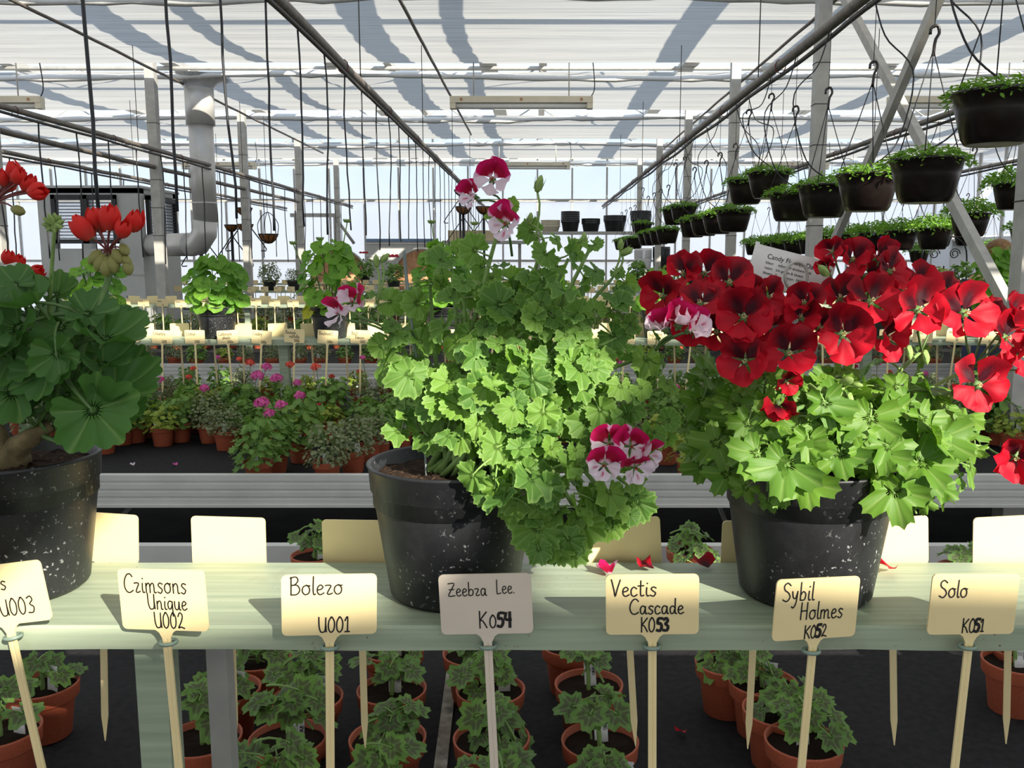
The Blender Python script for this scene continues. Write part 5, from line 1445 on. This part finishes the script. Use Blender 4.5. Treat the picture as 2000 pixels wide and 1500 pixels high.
rowdef = [  # Y, x0, x1, step, plant scale, description
 (4.08, -2.3, 2.6, .15, 1.0, 'plant just before second plank'),
 (4.33, -2.5, 2.7, .16, 1.05, 'plant under second plank'),
 (4.90, -2.8, 3.0, .155, .75, 'plant just behind second plank'),
 (5.25, -3.0, 3.2, .155, .75, 'plant at far edge of second bench'),
 (6.93, -3.8, 4.1, .19, .85, 'plant along front of third bench'),
 (8.50, -3.9, 4.3, .25, 1.5, 'plant behind third plank'),
 (9.0, -4.0, 4.5, .27, 1.6, 'plant at far edge of third bench'),
 (12.0, -4.0, 6.0, .36, 2.0, 'plant behind fourth plank')]
for ri, (Y, x0, x1, st, sc_, lb) in enumerate(rowdef):
    X = x0; k = 0
    while X < x1:
        hd = []
        u = rg.random()
        if ri < 2 and u < .45:
            hd = [(rg.uniform(-.05, .05), rg.uniform(.17, .30), rg.uniform(.012, .026), rg.choice(['pink', 'coral', 'crim', 'coral']))]
        if ri in (2, 3) and u < .2: hd = [(rg.uniform(-.03, .03), rg.uniform(.12, .2), .018, rg.choice(['coral', 'crim', 'pink']))]
        kd = rg.choice('aabbcd' if ri < 2 else 'abbc')
        look = {'a': 'green lobed', 'b': 'grey-green fine-leaved', 'c': 'yellow-green', 'd': 'tall round-leaved'}[kd] + (' %s-flowered' % {'crim': 'red'}.get(hd[0][3], hd[0][3]) if hd else '')
        zn = zone(X, Y).replace(', left half', '').replace(', right half', '')
        bench_plant(X + rg.uniform(-.03, .03), Y + rg.uniform(-.05, .05), kd, look + ' ' + lb + ', ' + zn, look + ' ' + lb + ', ' + zn, 500 + ri * 60 + k, hd, sc_ * rg.uniform(.85, 1.1), rg.random() < .7)
        X += st * rg.uniform(.9, 1.15); k += 1

# ------------------------------------------------------------------ signs on the farther planks
def far_text(s, n): return None
names2 = {-13: ('Dorcas', 'Bay', 'S012'), -12: ('Columba', '', 'S011'), -11: ('Crocus', '', 'S010'), -10: ('Catherine', 'Wheels', 'S009'), -9: ('Caldoy', '', 'S008'), -8: ('Bernice', 'Nutfully', 'S007'), -7: ('Boutmont', '', 'S006'), -6: ('Bert', 'Dances', 'S005'), 3: ('Bushmore', 'Conde', 'S000')}
rg = random.Random(91)
sp = .166
Yp = PL[0]
for k in range(-16, 17):
    X = (309 - CX) / F * (Yp * CP) + (k + 12) * sp
    lines = []
    if k in names2:
        a, b, c = names2[k]
        lines = [(a, -.044, .043, .0175, .0018, '', 1.0)] + ([(b, -.026, .024, .017, .0018, '', 1.0)] if b else []) + [(c, -.002, .004, .014, .0018, '', 1)]
        lb = 'cream sign on the second plank reading %s' % (a + (' ' + b if b else ''))
        gp = None
    else:
        lines = [('ononu', -.04, .043, .017, .0018, '', 1), ('S0', 0, .006, .014, .0018, '', 1)]
        where = zone(X, Yp)
        lb = 'cream sign with faint writing on the second plank, ' + where
        gp = 'signs on the second plank, ' + where
    sign(lb, (X, Yp - .012, PT - .028 + rg.uniform(-.006, .006)), rg.uniform(-3, 5), rg.uniform(-6, 6), 0, lines, group=gp, ring=False)
    sign('blank cream sign back on far edge of second plank, ' + zone(X + .09, Yp), ((X + .083) * 1.051 + rg.uniform(-.012, .012), Yp + .222, PT - .012), rg.uniform(-3, 3), rg.uniform(-6, 6), 0, back=True, group='sign backs on second plank, ' + zone(X + .09, Yp), ring=False)
def scribble():
    mb = MB(); write(mb, 'nouno', -.04, .054, .015, .002); write(mb, 'S01', -.004, .018, .012, .0016)
    mb.v = [(x, -.00125, z) for x, y, z in mb.v]
    return mb.mesh('handwriting', M['greyink'], False)
SCR = scribble()
def far_sign(X, Y, zz, lb, gp, back, rg):
    q = Quaternion((0, 0, 1), math.radians(rg.uniform(-7, 7)) + (PI if back else 0)) @ Quaternion((0, 1, 0), math.radians(rg.uniform(-3, 3)))
    t = tag(new('plant_sign', None, None, (X, Y, zz), q), lb, 'sign', gp)
    new('plate', PLATE, t); new('stake', STAKE, t)
    if not back: new('handwriting', SCR, t)
for k in range(-25, 27):
    X = .166 * k
    far_sign(X, PL[1] - .012, PT - .028 + rg.uniform(-.008, .008), 'small cream sign along the third plank, ' + zone(X, PL[1]), 'signs along the third plank, ' + zone(X, PL[1]), False, rg)
    if k < 24: far_sign((X + .083) * 1.029, PL[1] + .222, PT - .012, 'small blank sign back on the third plank, ' + zone(X, PL[1]), 'sign backs along the third plank, ' + zone(X, PL[1]), True, rg)
for k in range(-22, 38):
    far_sign(.166 * k + .03, PL[2] - .012, PT - .028 + rg.uniform(-.008, .008), 'tiny cream sign along the fourth plank, ' + zone(.166 * k, PL[2]), 'signs along the fourth plank, ' + zone(.166 * k, PL[2]), False, rg)
for Yp_, lb in ((PL[2] + .222, 'tiny cream sign backs along the far edge of fourth plank'), (PL[3] - .012, 'tiny cream signs along the fifth plank')):
    mb = MB()
    for k in range(-38, 42):
        X = .166 * k + rg.uniform(-.01, .01)
        zz = PT - .026 + rg.uniform(-.01, .01)
        Q = Matrix.Translation((X, Yp_, zz)) @ Matrix.Rotation(rg.uniform(-.1, .1), 4, 'Z')
        mb.box(-PW / 2, -.001, .011, PW / 2, .001, .011 + PH, Q)
        mb.box(-.0045, -.001, -.22, .0045, .001, .011, Q)
    tag(mb.obj('far_signs', M['cream'], smooth=False), lb, 'signs', None, 'stuff')

# ------------------------------------------------------------------ black pots with leafy geraniums on the second plank
LP = [leaf_mesh('leaf', M['leaf_plank'], 5, .10, 3, .05, .16, .10, .05, 165, 120 + s, 1.0, .04, m=8, droop=.18) for s in range(4)]
LPY = leaf_mesh('leaf', M['leaf_yellow'], 5, .10, 3, .05, .10, .10, .05, 165, 130, 1.0, .04, m=8)
def plank_plant(px, Y, label, seed, n=46, w=.145, hh=.30, z0=PT, group='leafy geraniums in black pots on the second plank', k=1.0):
    rg = random.Random(seed)
    X = (px - CX) / F * (Y * CP - (-.3) * SP)
    t = thing('potted_leafy_geranium', label, 'plant', (X, Y, z0), group)
    big_pot(t, .100 * k, .080 * k, .160 * k)
    zs = .14 * k
    for j in range(5):
        a = rg.uniform(0, 6.28)
        e_ = Vector((w * .55 * math.cos(a), w * .4 * math.sin(a), zs + hh * rg.uniform(.6, .95)))
        MB().tube(spline([(0, 0, zs - .02), e_ * .5 + Vector((0, 0, .03)), e_], 6), [.006, .005, .005, .004, .003, .002], 6).obj('stem', M['stemd'], t)
    for j in range(n):
        a = rg.uniform(0, 6.28); ph = (j + .5) / n
        r_ = w * math.sqrt(max(.1, 1 - (ph - .38) ** 2 * 2.2)) * rg.uniform(.55, 1.0)
        pos = Vector((r_ * math.cos(a), r_ * math.sin(a) * .9, zs + .0 + hh * ph))
        d = Vector((math.cos(a), math.sin(a), 0))
        nn = (UP * .7 + d * .5 + TOCAM * .35 + rv(rg, .4)).normalized()
        o = put_leaf(t, Vector((0, 0, 0)), LP, pos, nn, d + Vector((0, 0, -.4)), rg.uniform(.036, .060), rg)
        if j == 1 and seed % 2: o.data = LPY
    return t
spots = [(192, 'bright-lit leafy geranium in black pot behind the left scarlet flower stem'), (424, 'leafy geranium in black pot with a yellow leaf, second plank'), (645, 'leafy geranium in black pot just left of the middle plant, second plank'), (868, 'leafy geranium in black pot seen through left half of the middle plant'),
         (1075, 'leafy geranium in black pot hidden behind the middle plant'), (1290, 'leafy geranium in black pot between the middle plant and red flowers'), (1530, 'leafy geranium in black pot glimpsed behind the wire loop'), (1740, 'leafy geranium in black pot hidden behind the red flowers'), (1945, 'leafy geranium in black pot right of the red flowers, beside the right post')]
for i, (px, lb) in enumerate(spots):
    plank_plant(px, PL[0] + .11, lb, 201 + i, [50, 62, 70, 64, 22, 26, 36, 26, 56][i], .15, [.26, .26, .34, .34, .2, .2, .22, .2, .3][i])
# thin flower stalks with green seed heads above the second-plank plants
for (px, py, fx_, fy_) in ((678, 435, 668, 490), (573, 478, 590, 520), (625, 470, 640, 510), (843, 437, 850, 490), (927, 440, 915, 500)):
    a_, b_ = atY(fx_, fy_, PL[0] + .1), atY(px, py, PL[0] + .1)
    t = thing('seed_head', {678: 'tallest green seed head above the leafy geranium left of the middle plant', 573: 'pale seed head left of the middle plant, leftmost', 625: 'pale seed head between two leafy geraniums', 843: 'green seed head poking up left of the white and crimson flowers', 927: 'green seed head half behind the crimson petals'}[px], 'flower', b_)
    MB().tube([a_ - b_, (a_ - b_) * .5, (0, 0, 0)], .003, 6).obj('stalk', M['stemg'], t)
    for k in range(8):
        a = 2 * PI * k / 8
        new('bud', BUD, t, (.012 * math.cos(a), .012 * math.sin(a), .008), basis((math.cos(a), math.sin(a), 1.2), (0, 1, 0)), .018)

# ------------------------------------------------------------------ small pots on the farther planks
def far_plant(px, Y, label, kind, sc=1.0, head=None, z0=PT, rp=.085):
    X = (px - CX) / F * (Y * CP)
    t = thing('small_potted_plant', label, 'plant', (X, Y, z0), 'pots on the farther planks')
    MB().lathe([(0, 0), (.7 * rp, 0), (.95 * rp, 1.2 * rp), (rp, 1.25 * rp), (rp, 1.5 * rp), (.92 * rp, 1.5 * rp), (.9 * rp, 1.3 * rp), (0, 1.3 * rp)], 20).obj('pot', M['pot'], t)
    f_ = new('foliage', random.Random(int(px)).choice(BUSH[kind]), t, (0, 0, rp * 1.35), None, sc)
    f_['kind'] = 'stuff'
    if head:
        for k in range(3): new('flower_head', HEAD[head][0], t, (.05 * (k - 1), -.06, rp * 1.4 + .2 * sc), None, .03)
for (px, Y, lb, kd, sc_, hd) in ((525, 11.5, 'small bushy plant in black pot below the hanging wire basket', 'b', 1.7, None), (572, 11.5, 'sparse plant in black pot right of the small bushy one', 'b', 1.2, None), (768, 11.5, 'bushy plant with red flowers at the left, far plank', 'a', 1.6, 'crim'), (712, 14.9, 'dark red flowered plant far back beside the tall leafy geranium', 'a', 1.9, 'zred'),
                                 (1245, 11.5, 'bushy plant in black pot far back, left of the red flowers', 'd', 1.4, None), (1305, 11.5, 'bright bushy plant far back, left of the slim post', 'c', 1.7, None), (1355, 11.5, 'green bushy plant far back, right of the slim post', 'a', 1.8, None), (1440, 11.5, 'green bushy plant far back behind the dark red flower heads', 'd', 1.6, None),
                                 (1690, 8.1, 'green plant with a red flower behind the top red flowers', 'd', 1.5, 'coral'), (1828, 8.1, 'bright leafy plant behind the right red flowers', 'c', 1.8, None), (1750, 8.1, 'feathery green plant behind the right red flowers', 'a', 1.6, None), (1490, 8.1, 'yellow-green plant behind the white printed tag', 'c', 1.6, None), (1885, 8.1, 'green plant under the lower right hanging pots', 'd', 1.4, None)):
    far_plant(px, Y + .1, lb, kd, sc_, hd)
# ------------------------------------------------------------------ hanging pots
RB = .122
BASK = MB().lathe([(0, .004), (.60, .004), (.62, 0), (.66, .02), (.72, .12), (.735, .13), (.90, .78), (.96, 1.10), (1.03, 1.14), (1.05, 1.18), (1.03, 1.22), (.97, 1.20), (.93, 1.08), (0, 1.02)], 36).mesh('pot', M['basket'])
TRAIL = []
for s in range(5):
    rg = random.Random(700 + s); mb = MB()
    for i in range(760):
        a = rg.uniform(0, 6.28); r_ = math.sqrt(rg.random()) * 1.12
        z = .42 * (1 - (r_ / 1.2) ** 2) * rg.random() + .16
        if r_ > .95 and rg.random() < .5: z -= rg.random() * .22; r_ += .08
        pos = Vector((r_ * math.cos(a), r_ * math.sin(a), z))
        d = Vector((math.cos(a), math.sin(a), .5))
        leaflet(rg, rg.uniform(.06, .11), pos, (UP + d * .4 + rv(rg, .7)).normalized(), d + rv(rg, .8), mb, 'long')
    TRAIL.append(mb.mesh('foliage', M['trail']))
def basket(X, Y, zrim, zpipe, label, seed, loop=True, scale=1.0, lush=1.0, flower_=None, group='black hanging pots'):
    rg = random.Random(seed)
    R_ = RB * scale
    z0 = zrim - 1.2 * R_
    t = thing('hanging_pot', label, 'hanging pot', (X, Y, z0), group)
    new('pot', BASK, t, scale=R_)
    f_ = new('foliage', rg.choice(TRAIL), t, (0, 0, 1.02 * R_), Quaternion((0, 0, 1), rg.uniform(0, 6)), (R_ * (1 + (lush - 1) * .3), R_ * (1 + (lush - 1) * .3), R_ * lush))
    f_['kind'] = 'stuff'
    hk = min(.36, zpipe - zrim - .12)
    top = Vector((0, 0, 1.2 * R_ + hk))
    for k in range(3):
        a = 2 * PI * k / 3 + seed
        MB().tube([(R_ * .98 * math.cos(a), R_ * .98 * math.sin(a), 1.18 * R_), top], .0022, 5).obj('hanger_rod', M['hose'], t)
    hook = [top + Vector((0, 0, -.02)), top + Vector((.004, 0, .03)), top + Vector((.016, 0, .055)), top + Vector((.008, 0, .078)), top + Vector((-.012, 0, .07)), top + Vector((-.014, 0, .05))]
    MB().tube(spline(hook, 14), .0055, 7).obj('hook', M['basket'], t)
    MB().tube([top + Vector((0, 0, .07)), (0, 0, zpipe - z0)], .0016, 5).obj('hang_wire', M['hose'], t)
    if loop:
        s = rg.choice([-1, 1])
        zz = zpipe - z0
        pts = [(0, .03, zz), (s * .05, .02, zz - .15), (s * .16, 0, (zz + 1.2 * R_) / 2 + .05), (s * .10, -.02, 1.2 * R_ + .12), (-s * .02, -.02, 1.2 * R_ + .02)]
        MB().tube(spline(pts, 22), .0032, 6).obj('drip_tube', M['hose'], t)
    if flower_:
        for k in range(3): new('flower_head', HEAD['violet'][0], t, (rg.uniform(-.1, .1), -R_ * 1.1, R_ * rg.uniform(.6, 1.15)), None, .018)
    return t
# first row: D along the pipe, rim height
X1 = 1.335
row = [(2.62, .475, 'largest hanging pot at the upper right corner'), (3.07, .335, 'large hanging pot with bright foliage below the crossed braces'), (3.62, .335, 'hanging pot second from the bright one, left of it'), (4.17, .335, 'hanging pot third from the bright one, before the brace post'), (4.70, .34, 'hanging pot at the left end of the front low group'),
       (5.20, .49, 'raised hanging pot left of the brace post'), (5.75, .49, 'raised hanging pot with its left half free, left of the brace post'), (6.10, .325, 'hanging pot with bright foliage left of the slim right post'), (6.62, .325, 'hanging pot second in the middle low group'), (7.15, .325, 'hanging pot third in the middle low group'), (7.68, .325, 'hanging pot leftmost in the middle low group'),
       (8.20, .47, 'raised hanging pot of the far group, nearer one'), (8.75, .47, 'raised hanging pot of the far group, farther one'), (9.2, .30, 'hanging pot with bright foliage in the far low group'), (9.75, .30, 'second hanging pot of the far low group'), (10.3, .30, 'third hanging pot of the far low group'), (10.85, .30, 'fourth hanging pot of the far low group'),
       (11.4, .44, 'raised dark hanging pot near the stacked buckets'), (12.3, .28, 'small bright hanging pot in the farthest low group'), (12.9, .28, 'second pot of the farthest low group'), (13.5, .28, 'third pot of the farthest low group'), (14.2, .28, 'fourth pot of the farthest low group')]
for i, (Y, zr_, lb) in enumerate(row):
    basket(X1, Y + .07, Z(zr_), Z(1.02), lb, 20 + i, i < 14)
X2 = 2.93
for i, (Y, zr_, lb) in enumerate(((5.6, .45, 'hanging pot with violet flowers beside the right post'), (6.15, .30, 'second-row hanging pot below the falling brace'), (6.7, .22, 'second-row hanging pot left of the falling brace'), (7.3, .22, 'second-row hanging pot under the bright front pot'), (7.9, .22, 'second-row hanging pot behind the low front pots'), (8.5, .22, 'sixth hanging pot of the second row'),
                                  (9.1, .22, 'seventh hanging pot of the second row'), (9.7, .20, 'eighth hanging pot of the second row'), (10.3, .20, 'ninth hanging pot of the second row'), (10.9, .20, 'tenth hanging pot of the second row'), (11.5, .20, 'eleventh hanging pot of the second row'), (12.2, .20, 'twelfth hanging pot of the second row'))):
    basket(X2, Y, Z(zr_), Z(.99), lb, 60 + i, i < 4, 1.05, 1.8, i in (0, 4))
for i in range(9):
    basket(4.95, 8.0 + .62 * i, Z(.30 if i % 3 else .10), Z(.97), '%s hanging pot of the farthest row beyond the post' % ordinal(i), 90 + i, False, 1.05, 1.8, i == 1)

# ------------------------------------------------------------------ coco-lined baskets at the back left
def coco(px, py, Y, r_, label, stand=0, wire=True):
    p = atY(px, py, Y)
    t = thing('coco_basket', label, 'basket', p, 'coco-lined wire baskets')
    MB().lathe([(0, -.85 * r_), (.35 * r_, -.8 * r_), (.72 * r_, -.5 * r_), (.95 * r_, -.12 * r_), (r_, 0), (.94 * r_, 0), (.85 * r_, -.15 * r_), (0, -.6 * r_)], 24).obj('coco_liner', M['coco'], t)
    for k in range(10):
        a = 2 * PI * k / 10
        MB().tube([(c * 1.03 * r_ * math.cos(a), c * 1.03 * r_ * math.sin(a), z * r_) for c, z in ((1, .02), (.95, -.14), (.73, -.52), (.36, -.83), (0, -.89))], .006, 5).obj('wire_rib', M['black'], t)
    MB().tube([(r_ * 1.03 * math.cos(a), r_ * 1.03 * math.sin(a), .01) for a in [2 * PI * k / 20 for k in range(20)]], .008, 5, closed=True).obj('rim_wire', M['black'], t)
    if wire:
        for a in (0, PI / 2):
            MB().tube(spline([(r_ * math.cos(a), r_ * math.sin(a), 0), (r_ * 1.05 * math.cos(a), r_ * 1.05 * math.sin(a), r_ * 1.3), (0, 0, r_ * 2.4), (-r_ * 1.05 * math.cos(a), -r_ * 1.05 * math.sin(a), r_ * 1.3), (-r_ * math.cos(a), -r_ * math.sin(a), 0)], 20), .006, 5).obj('arch_wire', M['black'], t)
        MB().tube([(0, 0, r_ * 2.4), (0, 0, Z(2.0) - p.z)], .004, 5).obj('hang_chain', M['hose'], t)
    if stand:
        MB().tube([(0, 0, -.88 * r_), (0, 0, -p.z)], .022, 8).obj('stand_pole', M['black'], t)
        for s in (-1, 1):
            MB().tube(spline([(0, 0, -.9 * r_ - .05), (s * .12, 0, -.9 * r_ - .22), (s * .30, 0, -.9 * r_ - .48), (s * .22, 0, -.9 * r_ - .50)], 10), .009, 5).obj('stand_scroll', M['black'], t)
coco(524, 459, 13.1, .135, 'coco basket in a tall wire arch right of the flue')
coco(477, 408, 13.25, .11, 'upper coco basket beside the slim post', 1, False)
coco(479, 440, 13.2, .11, 'lower coco basket beside the slim post', 0, False)
coco(452, 441, 13.3, .095, 'coco basket just right of the flue', 1, False)
coco(391, 440, 13.2, .095, 'coco basket peeping out left of the flue', 1, False)
coco(905, 405, 16.8, .145, 'coco basket on a black stand left of the white flower', 1, False)
coco(945, 405, 17.0, .145, 'coco basket on a black stand behind the white and crimson flower', 1, False)
coco(898, 372, 16.9, .10, 'small coco basket behind the top crimson flower', 1, False)

# ------------------------------------------------------------------ shelves, buckets and boards at the back
def rack(px0, px1, py, Y, depth, label):
    a_, b_ = atY(px0, py, Y), atY(px1, py, Y)
    t = thing('storage_rack', label, 'rack', (a_.x, Y, 0))
    L = b_.x - a_.x
    MB().box(0, 0, a_.z - .05, L, depth, a_.z).obj('shelf', M['galv'], t, smooth=False)
    for x in (.03, L - .03):
        for y in (.03, depth - .03):
            MB().box(x - .025, y - .025, 0, x + .025, y + .025, a_.z - .05).obj('leg', M['galv'], t, smooth=False)
    return a_.z
zs_ = rack(1050, 1300, 452, 17.2, .5, 'grey storage rack under the stacked buckets at the back')
def stack(px, wpx, py0, mat, label, Y=17.45, n=5, z0=None):
    r_ = wpx / 2 * Y / F
    top = atY(px, py0, Y).z
    z0 = zs_ if z0 is None else z0
    H = max(.2, top - z0)
    t = thing('bucket_stack', label, 'buckets', (atY(px, py0, Y).x, Y, z0), 'nested bucket stacks')
    d = .035
    b = H - d * (n - 1)
    m_ = MB().lathe([(0, 0), (.78 * r_, 0), (.94 * r_, b * .8), (r_, b * .82), (r_, b), (.93 * r_, b), (.9 * r_, b * .8), (0, b * .1)], 22).mesh('bucket', M[mat])
    for k in range(n): new('bucket', m_, t, (0, 0, d * k))
stack(1114, 36, 413, 'pot', 'tall stack of black buckets, leftmost of the black stacks', n=6)
stack(1154, 36, 427, 'pot', 'low stack of black buckets beside the tall leftmost stack', n=3)
stack(1201, 44, 421, 'pot', 'wide stack of black buckets in the middle of the rack', n=3)
stack(1252, 40, 412, 'pot', 'stack of black buckets behind the far hanging pots', n=5)
stack(1075, 38, 430, 'lampcream', 'stack of cream buckets beside the tall black stack', n=4)
stack(1256, 34, 485, 'white', 'stack of white buckets under the far hanging pots', 16.7, 4, 0.9)
stack(1292, 34, 482, 'pot', 'stack of dark buckets under the hanging pots beside a post', 16.7, 3, 0.9)
tag(MB().box(-.6, -.3, 0, .6, .3, .9).obj('work_table', M['whitewall'], None, (atY(1275, 500, 16.7).x, 16.7, 0), smooth=False), 'white work table under the far white and dark buckets', 'table')
def slab(name, px0, py0, px1, py1, Y, mat, label, cat, th=.05):
    a_, b_ = atY(px0, py0, Y), atY(px1, py1, Y)
    return tag(MB().box(0, 0, 0, b_.x - a_.x, th, a_.z - b_.z).obj(name, M[mat], None, (a_.x, Y, b_.z), smooth=False), label, cat)
def hoarding(px0, py0, px1, py1, Y, label):
    a_, b_ = atY(px0, py0, Y), atY(px1, py1, Y)
    t = thing('shutter_panel', label, 'panel', (a_.x, Y, 0))
    L, h_ = b_.x - a_.x, a_.z
    MB().box(0, 0, 0, L, .05, h_).obj('sheet', M['grey_panel'], t, smooth=False)
    n = 7
    for k in range(n):
        z = .25 + (h_ - .3) * k / (n - 1)
        MB().box(0, -.015, z, L, 0, z + .02).obj('rib', M['alu'], t, smooth=False)
    MB().box(0, -.02, h_, L, .07, h_ + .06).obj('blue_top', M['bluegrey'], t, smooth=False)
hoarding(715, 472, 850, 600, 18.9, 'grey ribbed shutter panel with a blue top edge at the back')
t = thing('long_box', 'long pale wooden box on a rack behind the white flower', 'box', (atY(875, 462, 17.8).x, 17.8, 0))
a_, b_ = atY(875, 450, 17.8), atY(975, 470, 17.8)
MB().box(0, 0, b_.z, b_.x - a_.x, .5, a_.z).obj('box_body', M['paleboard'], t, smooth=False)
MB().box(-.1, -.05, b_.z - .06, b_.x - a_.x + .5, .6, b_.z).obj('table_top', M['galv'], t, smooth=False)
for x in (0, b_.x - a_.x + .4):
    MB().box(x - .03, .1, 0, x + .03, .16, b_.z - .06).obj('leg', M['galv'], t, smooth=False)
for (px, py, Y, lb) in ((662, 497, 16.7, 'half-round wooden arch behind the leafy geranium left of the middle plant'), (824, 497, 16.7, 'half-round wooden arch left of the middle plant')):
    p = atY(px, py, Y)
    t = thing('round_table', lb, 'table', (p.x, Y, 0))
    MB().lathe([(0, 0), (.50, 0), (.52, .02), (.50, .05), (0, .05)], 32).obj('table_top', M['wood'], t, (0, 0, p.z - .42), Quaternion((1, 0, 0), math.radians(80)))
    MB().tube([(.52 * math.cos(a), -.02, .52 * math.sin(a)) for a in [2 * PI * k / 32 for k in range(32)]], .02, 6, closed=True).obj('rim', M['galv'], t, (0, 0, p.z - .42))
    MB().box(-.04, .03, 0, .04, .10, p.z - .42).obj('post', M['wood'], t, smooth=False)
# wooden step rack at the left with pale metal frame
def frame_rack(px0, px1, py, Y, label):
    a_, b_ = atY(px0, py, Y), atY(px1, py + 12, Y)
    t = thing('metal_frame', label, 'frame', (a_.x, Y, 0))
    L = b_.x - a_.x
    for x in (0, L):
        MB().box(x - .03, -.03, 0, x + .03, .03, a_.z).obj('leg', M['galv'], t, smooth=False)
    MB().box(-.1, -.04, a_.z, L + .1, .04, a_.z + .07).obj('top_beam', M['galv'], t, smooth=False)
    MB().tube([(L, 0, a_.z), (L + .35, 0, a_.z - .5)], .03, 6).obj('brace', M['galv'], t)
frame_rack(578, 655, 424, 17.4, 'pale metal frame standing behind the leafy geraniums')
# curly iron trellis
def trellis(px, py, Y, w, h_, label):
    p = atY(px, py, Y)
    t = thing('iron_trellis', label, 'trellis', (p.x, Y, 0))
    for k in range(5):
        x = -w / 2 + w * k / 4
        MB().tube([(x, 0, 0), (x, 0, p.z - .15)], .008, 5).obj('bar', M['black'], t)
    MB().tube(spline([(-w / 2, 0, p.z - .15), (-w / 2.4, 0, p.z + .08), (0, 0, p.z + .18), (w / 2.4, 0, p.z + .08), (w / 2, 0, p.z - .15)], 18), .009, 5).obj('arch', M['black'], t)
    for s in (-1, 1):
        MB().tube([(s * w * .22 + .06 * math.cos(a) * (1 - a / 16), 0, p.z - .02 + .06 * math.sin(a) * (1 - a / 16)) for a in [k * .5 for k in range(22)]], .006, 5).obj('scroll', M['black'], t)
    MB().tube([(-w / 2, 0, p.z - .6), (w / 2, 0, p.z - .6)], .008, 5).obj('cross_bar', M['black'], t)
trellis(1845, 492, 9.8, .5, .6, 'black curly iron trellis behind the right red flowers')
tag(MB().box(-.35, -.2, 0, .35, .2, .55).obj('blue_crate', M['teal'], None, (atY(1390, 500, 14).x, 13.2, .0), smooth=False), 'teal crate glimpsed under the far hanging pots', 'crate')
slab('white_screen', 1860, 470, 1960, 640, 10.6, 'whitewall', 'white board behind the iron trellis and right red flowers', 'board')

# ------------------------------------------------------------------ person in the aisle
def person():
    Yp = 6.25
    p = atY(1952, 470, Yp)
    top = p.z + .005
    t = thing('person', 'person with brown bobbed hair seen from behind beyond the right post', 'person', (p.x, Yp, 0))
    k = top / 1.68
    J = [((0, 0, .95), .15, .12), ((0, .01, 1.10), .135, .10), ((0, .01, 1.28), .155, .11), ((0, .0, 1.40), .12, .09), ((0, .0, 1.46), .055, .055), ((0, -.01, 1.55), .075, .085), ((0, -.01, 1.64), .06, .07)]
    vs = [j[0] for j in J]; rd = [(j[1], j[2]) for j in J]
    es = [(i, i + 1) for i in range(6)]
    def chain(par, pts):
        last = par
        for (c, r_) in pts:
            vs.append(c); rd.append((r_, r_)); es.append((last, len(vs) - 1)); last = len(vs) - 1
    for s in (-1, 1):
        chain(3, [((s * .17, 0, 1.38), .065), ((s * .22, .02, 1.12), .05), ((s * .20, .16, .92), .04), ((s * .19, .24, .92), .035)])
        chain(0, [((s * .10, 0, .86), .095), ((s * .11, .01, .50), .065), ((s * .11, -.01, .10), .045), ((s * .11, .10, .04), .04)])
    me = bpy.data.meshes.new('body')
    me.from_pydata([tuple(c * k for c in v) for v in vs], es, [])
    o = new('body', me, t)
    md = o.modifiers.new('skin', 'SKIN')
    for i, d in enumerate(me.skin_vertices[0].data):
        d.radius = (rd[i][0] * k, rd[i][1] * k); d.use_root = (i == 0)
    sb = o.modifiers.new('sub', 'SUBSURF'); sb.levels = 2; sb.render_levels = 2
    me.materials.append(M['skin'])
    # clothes and hair
    MB().lathe([(.17, .80), (.18, .95), (.165, 1.10), (.20, 1.28), (.19, 1.38), (.08, 1.45), (.07, 1.47)], 24).obj('jacket', M['jacket'], t, scale=(k, k * .8, k))
    for s in (-1, 1):
        MB().tube([(s * .16 * k, 0, 1.39 * k), (s * .22 * k, .02 * k, 1.12 * k), (s * .20 * k, .15 * k, .93 * k)], [.085 * k, .068 * k, .052 * k], 14).obj('sleeve', M['jacket'], t)
        MB().tube([(s * .09 * k, 0, .93 * k), (s * .11 * k, .01 * k, .5 * k), (s * .11 * k, -.01 * k, .08 * k)], [.12 * k, .085 * k, .07 * k], 14).obj('trouser_leg', M['trousers'], t)
    mb = MB(); rg = random.Random(8)
    NA, NL = 26, 12
    vs2 = []
    for i in range(NL + 1):
        la = PI * .5 - i / NL * PI * .80
        for j in range(NA):
            a = 2 * PI * j / NA
            front = max(0, math.sin(a))
            r_ = .105 * math.cos(la) if la > 0 else .105 * (1.0 - .12 * (-la))
            cut = la if not (front > .55 and la < .2) else .2
            jit = 1 + .05 * math.sin(j * 5 + i) + rg.uniform(-.02, .02)
            vs2.append((r_ * math.cos(a) * jit, r_ * math.sin(a) * 1.1 * jit - .01, .115 * math.sin(cut) * (1 if la > 0 else 1.25)))
    mb.add(vs2, [(i * NA + j, i * NA + (j + 1) % NA, (i + 1) * NA + (j + 1) % NA, (i + 1) * NA + j) for i in range(NL) for j in range(NA)])
    mb.obj('hair', M['hair'], t, (0, 0, 1.575 * k), None, k)
person()
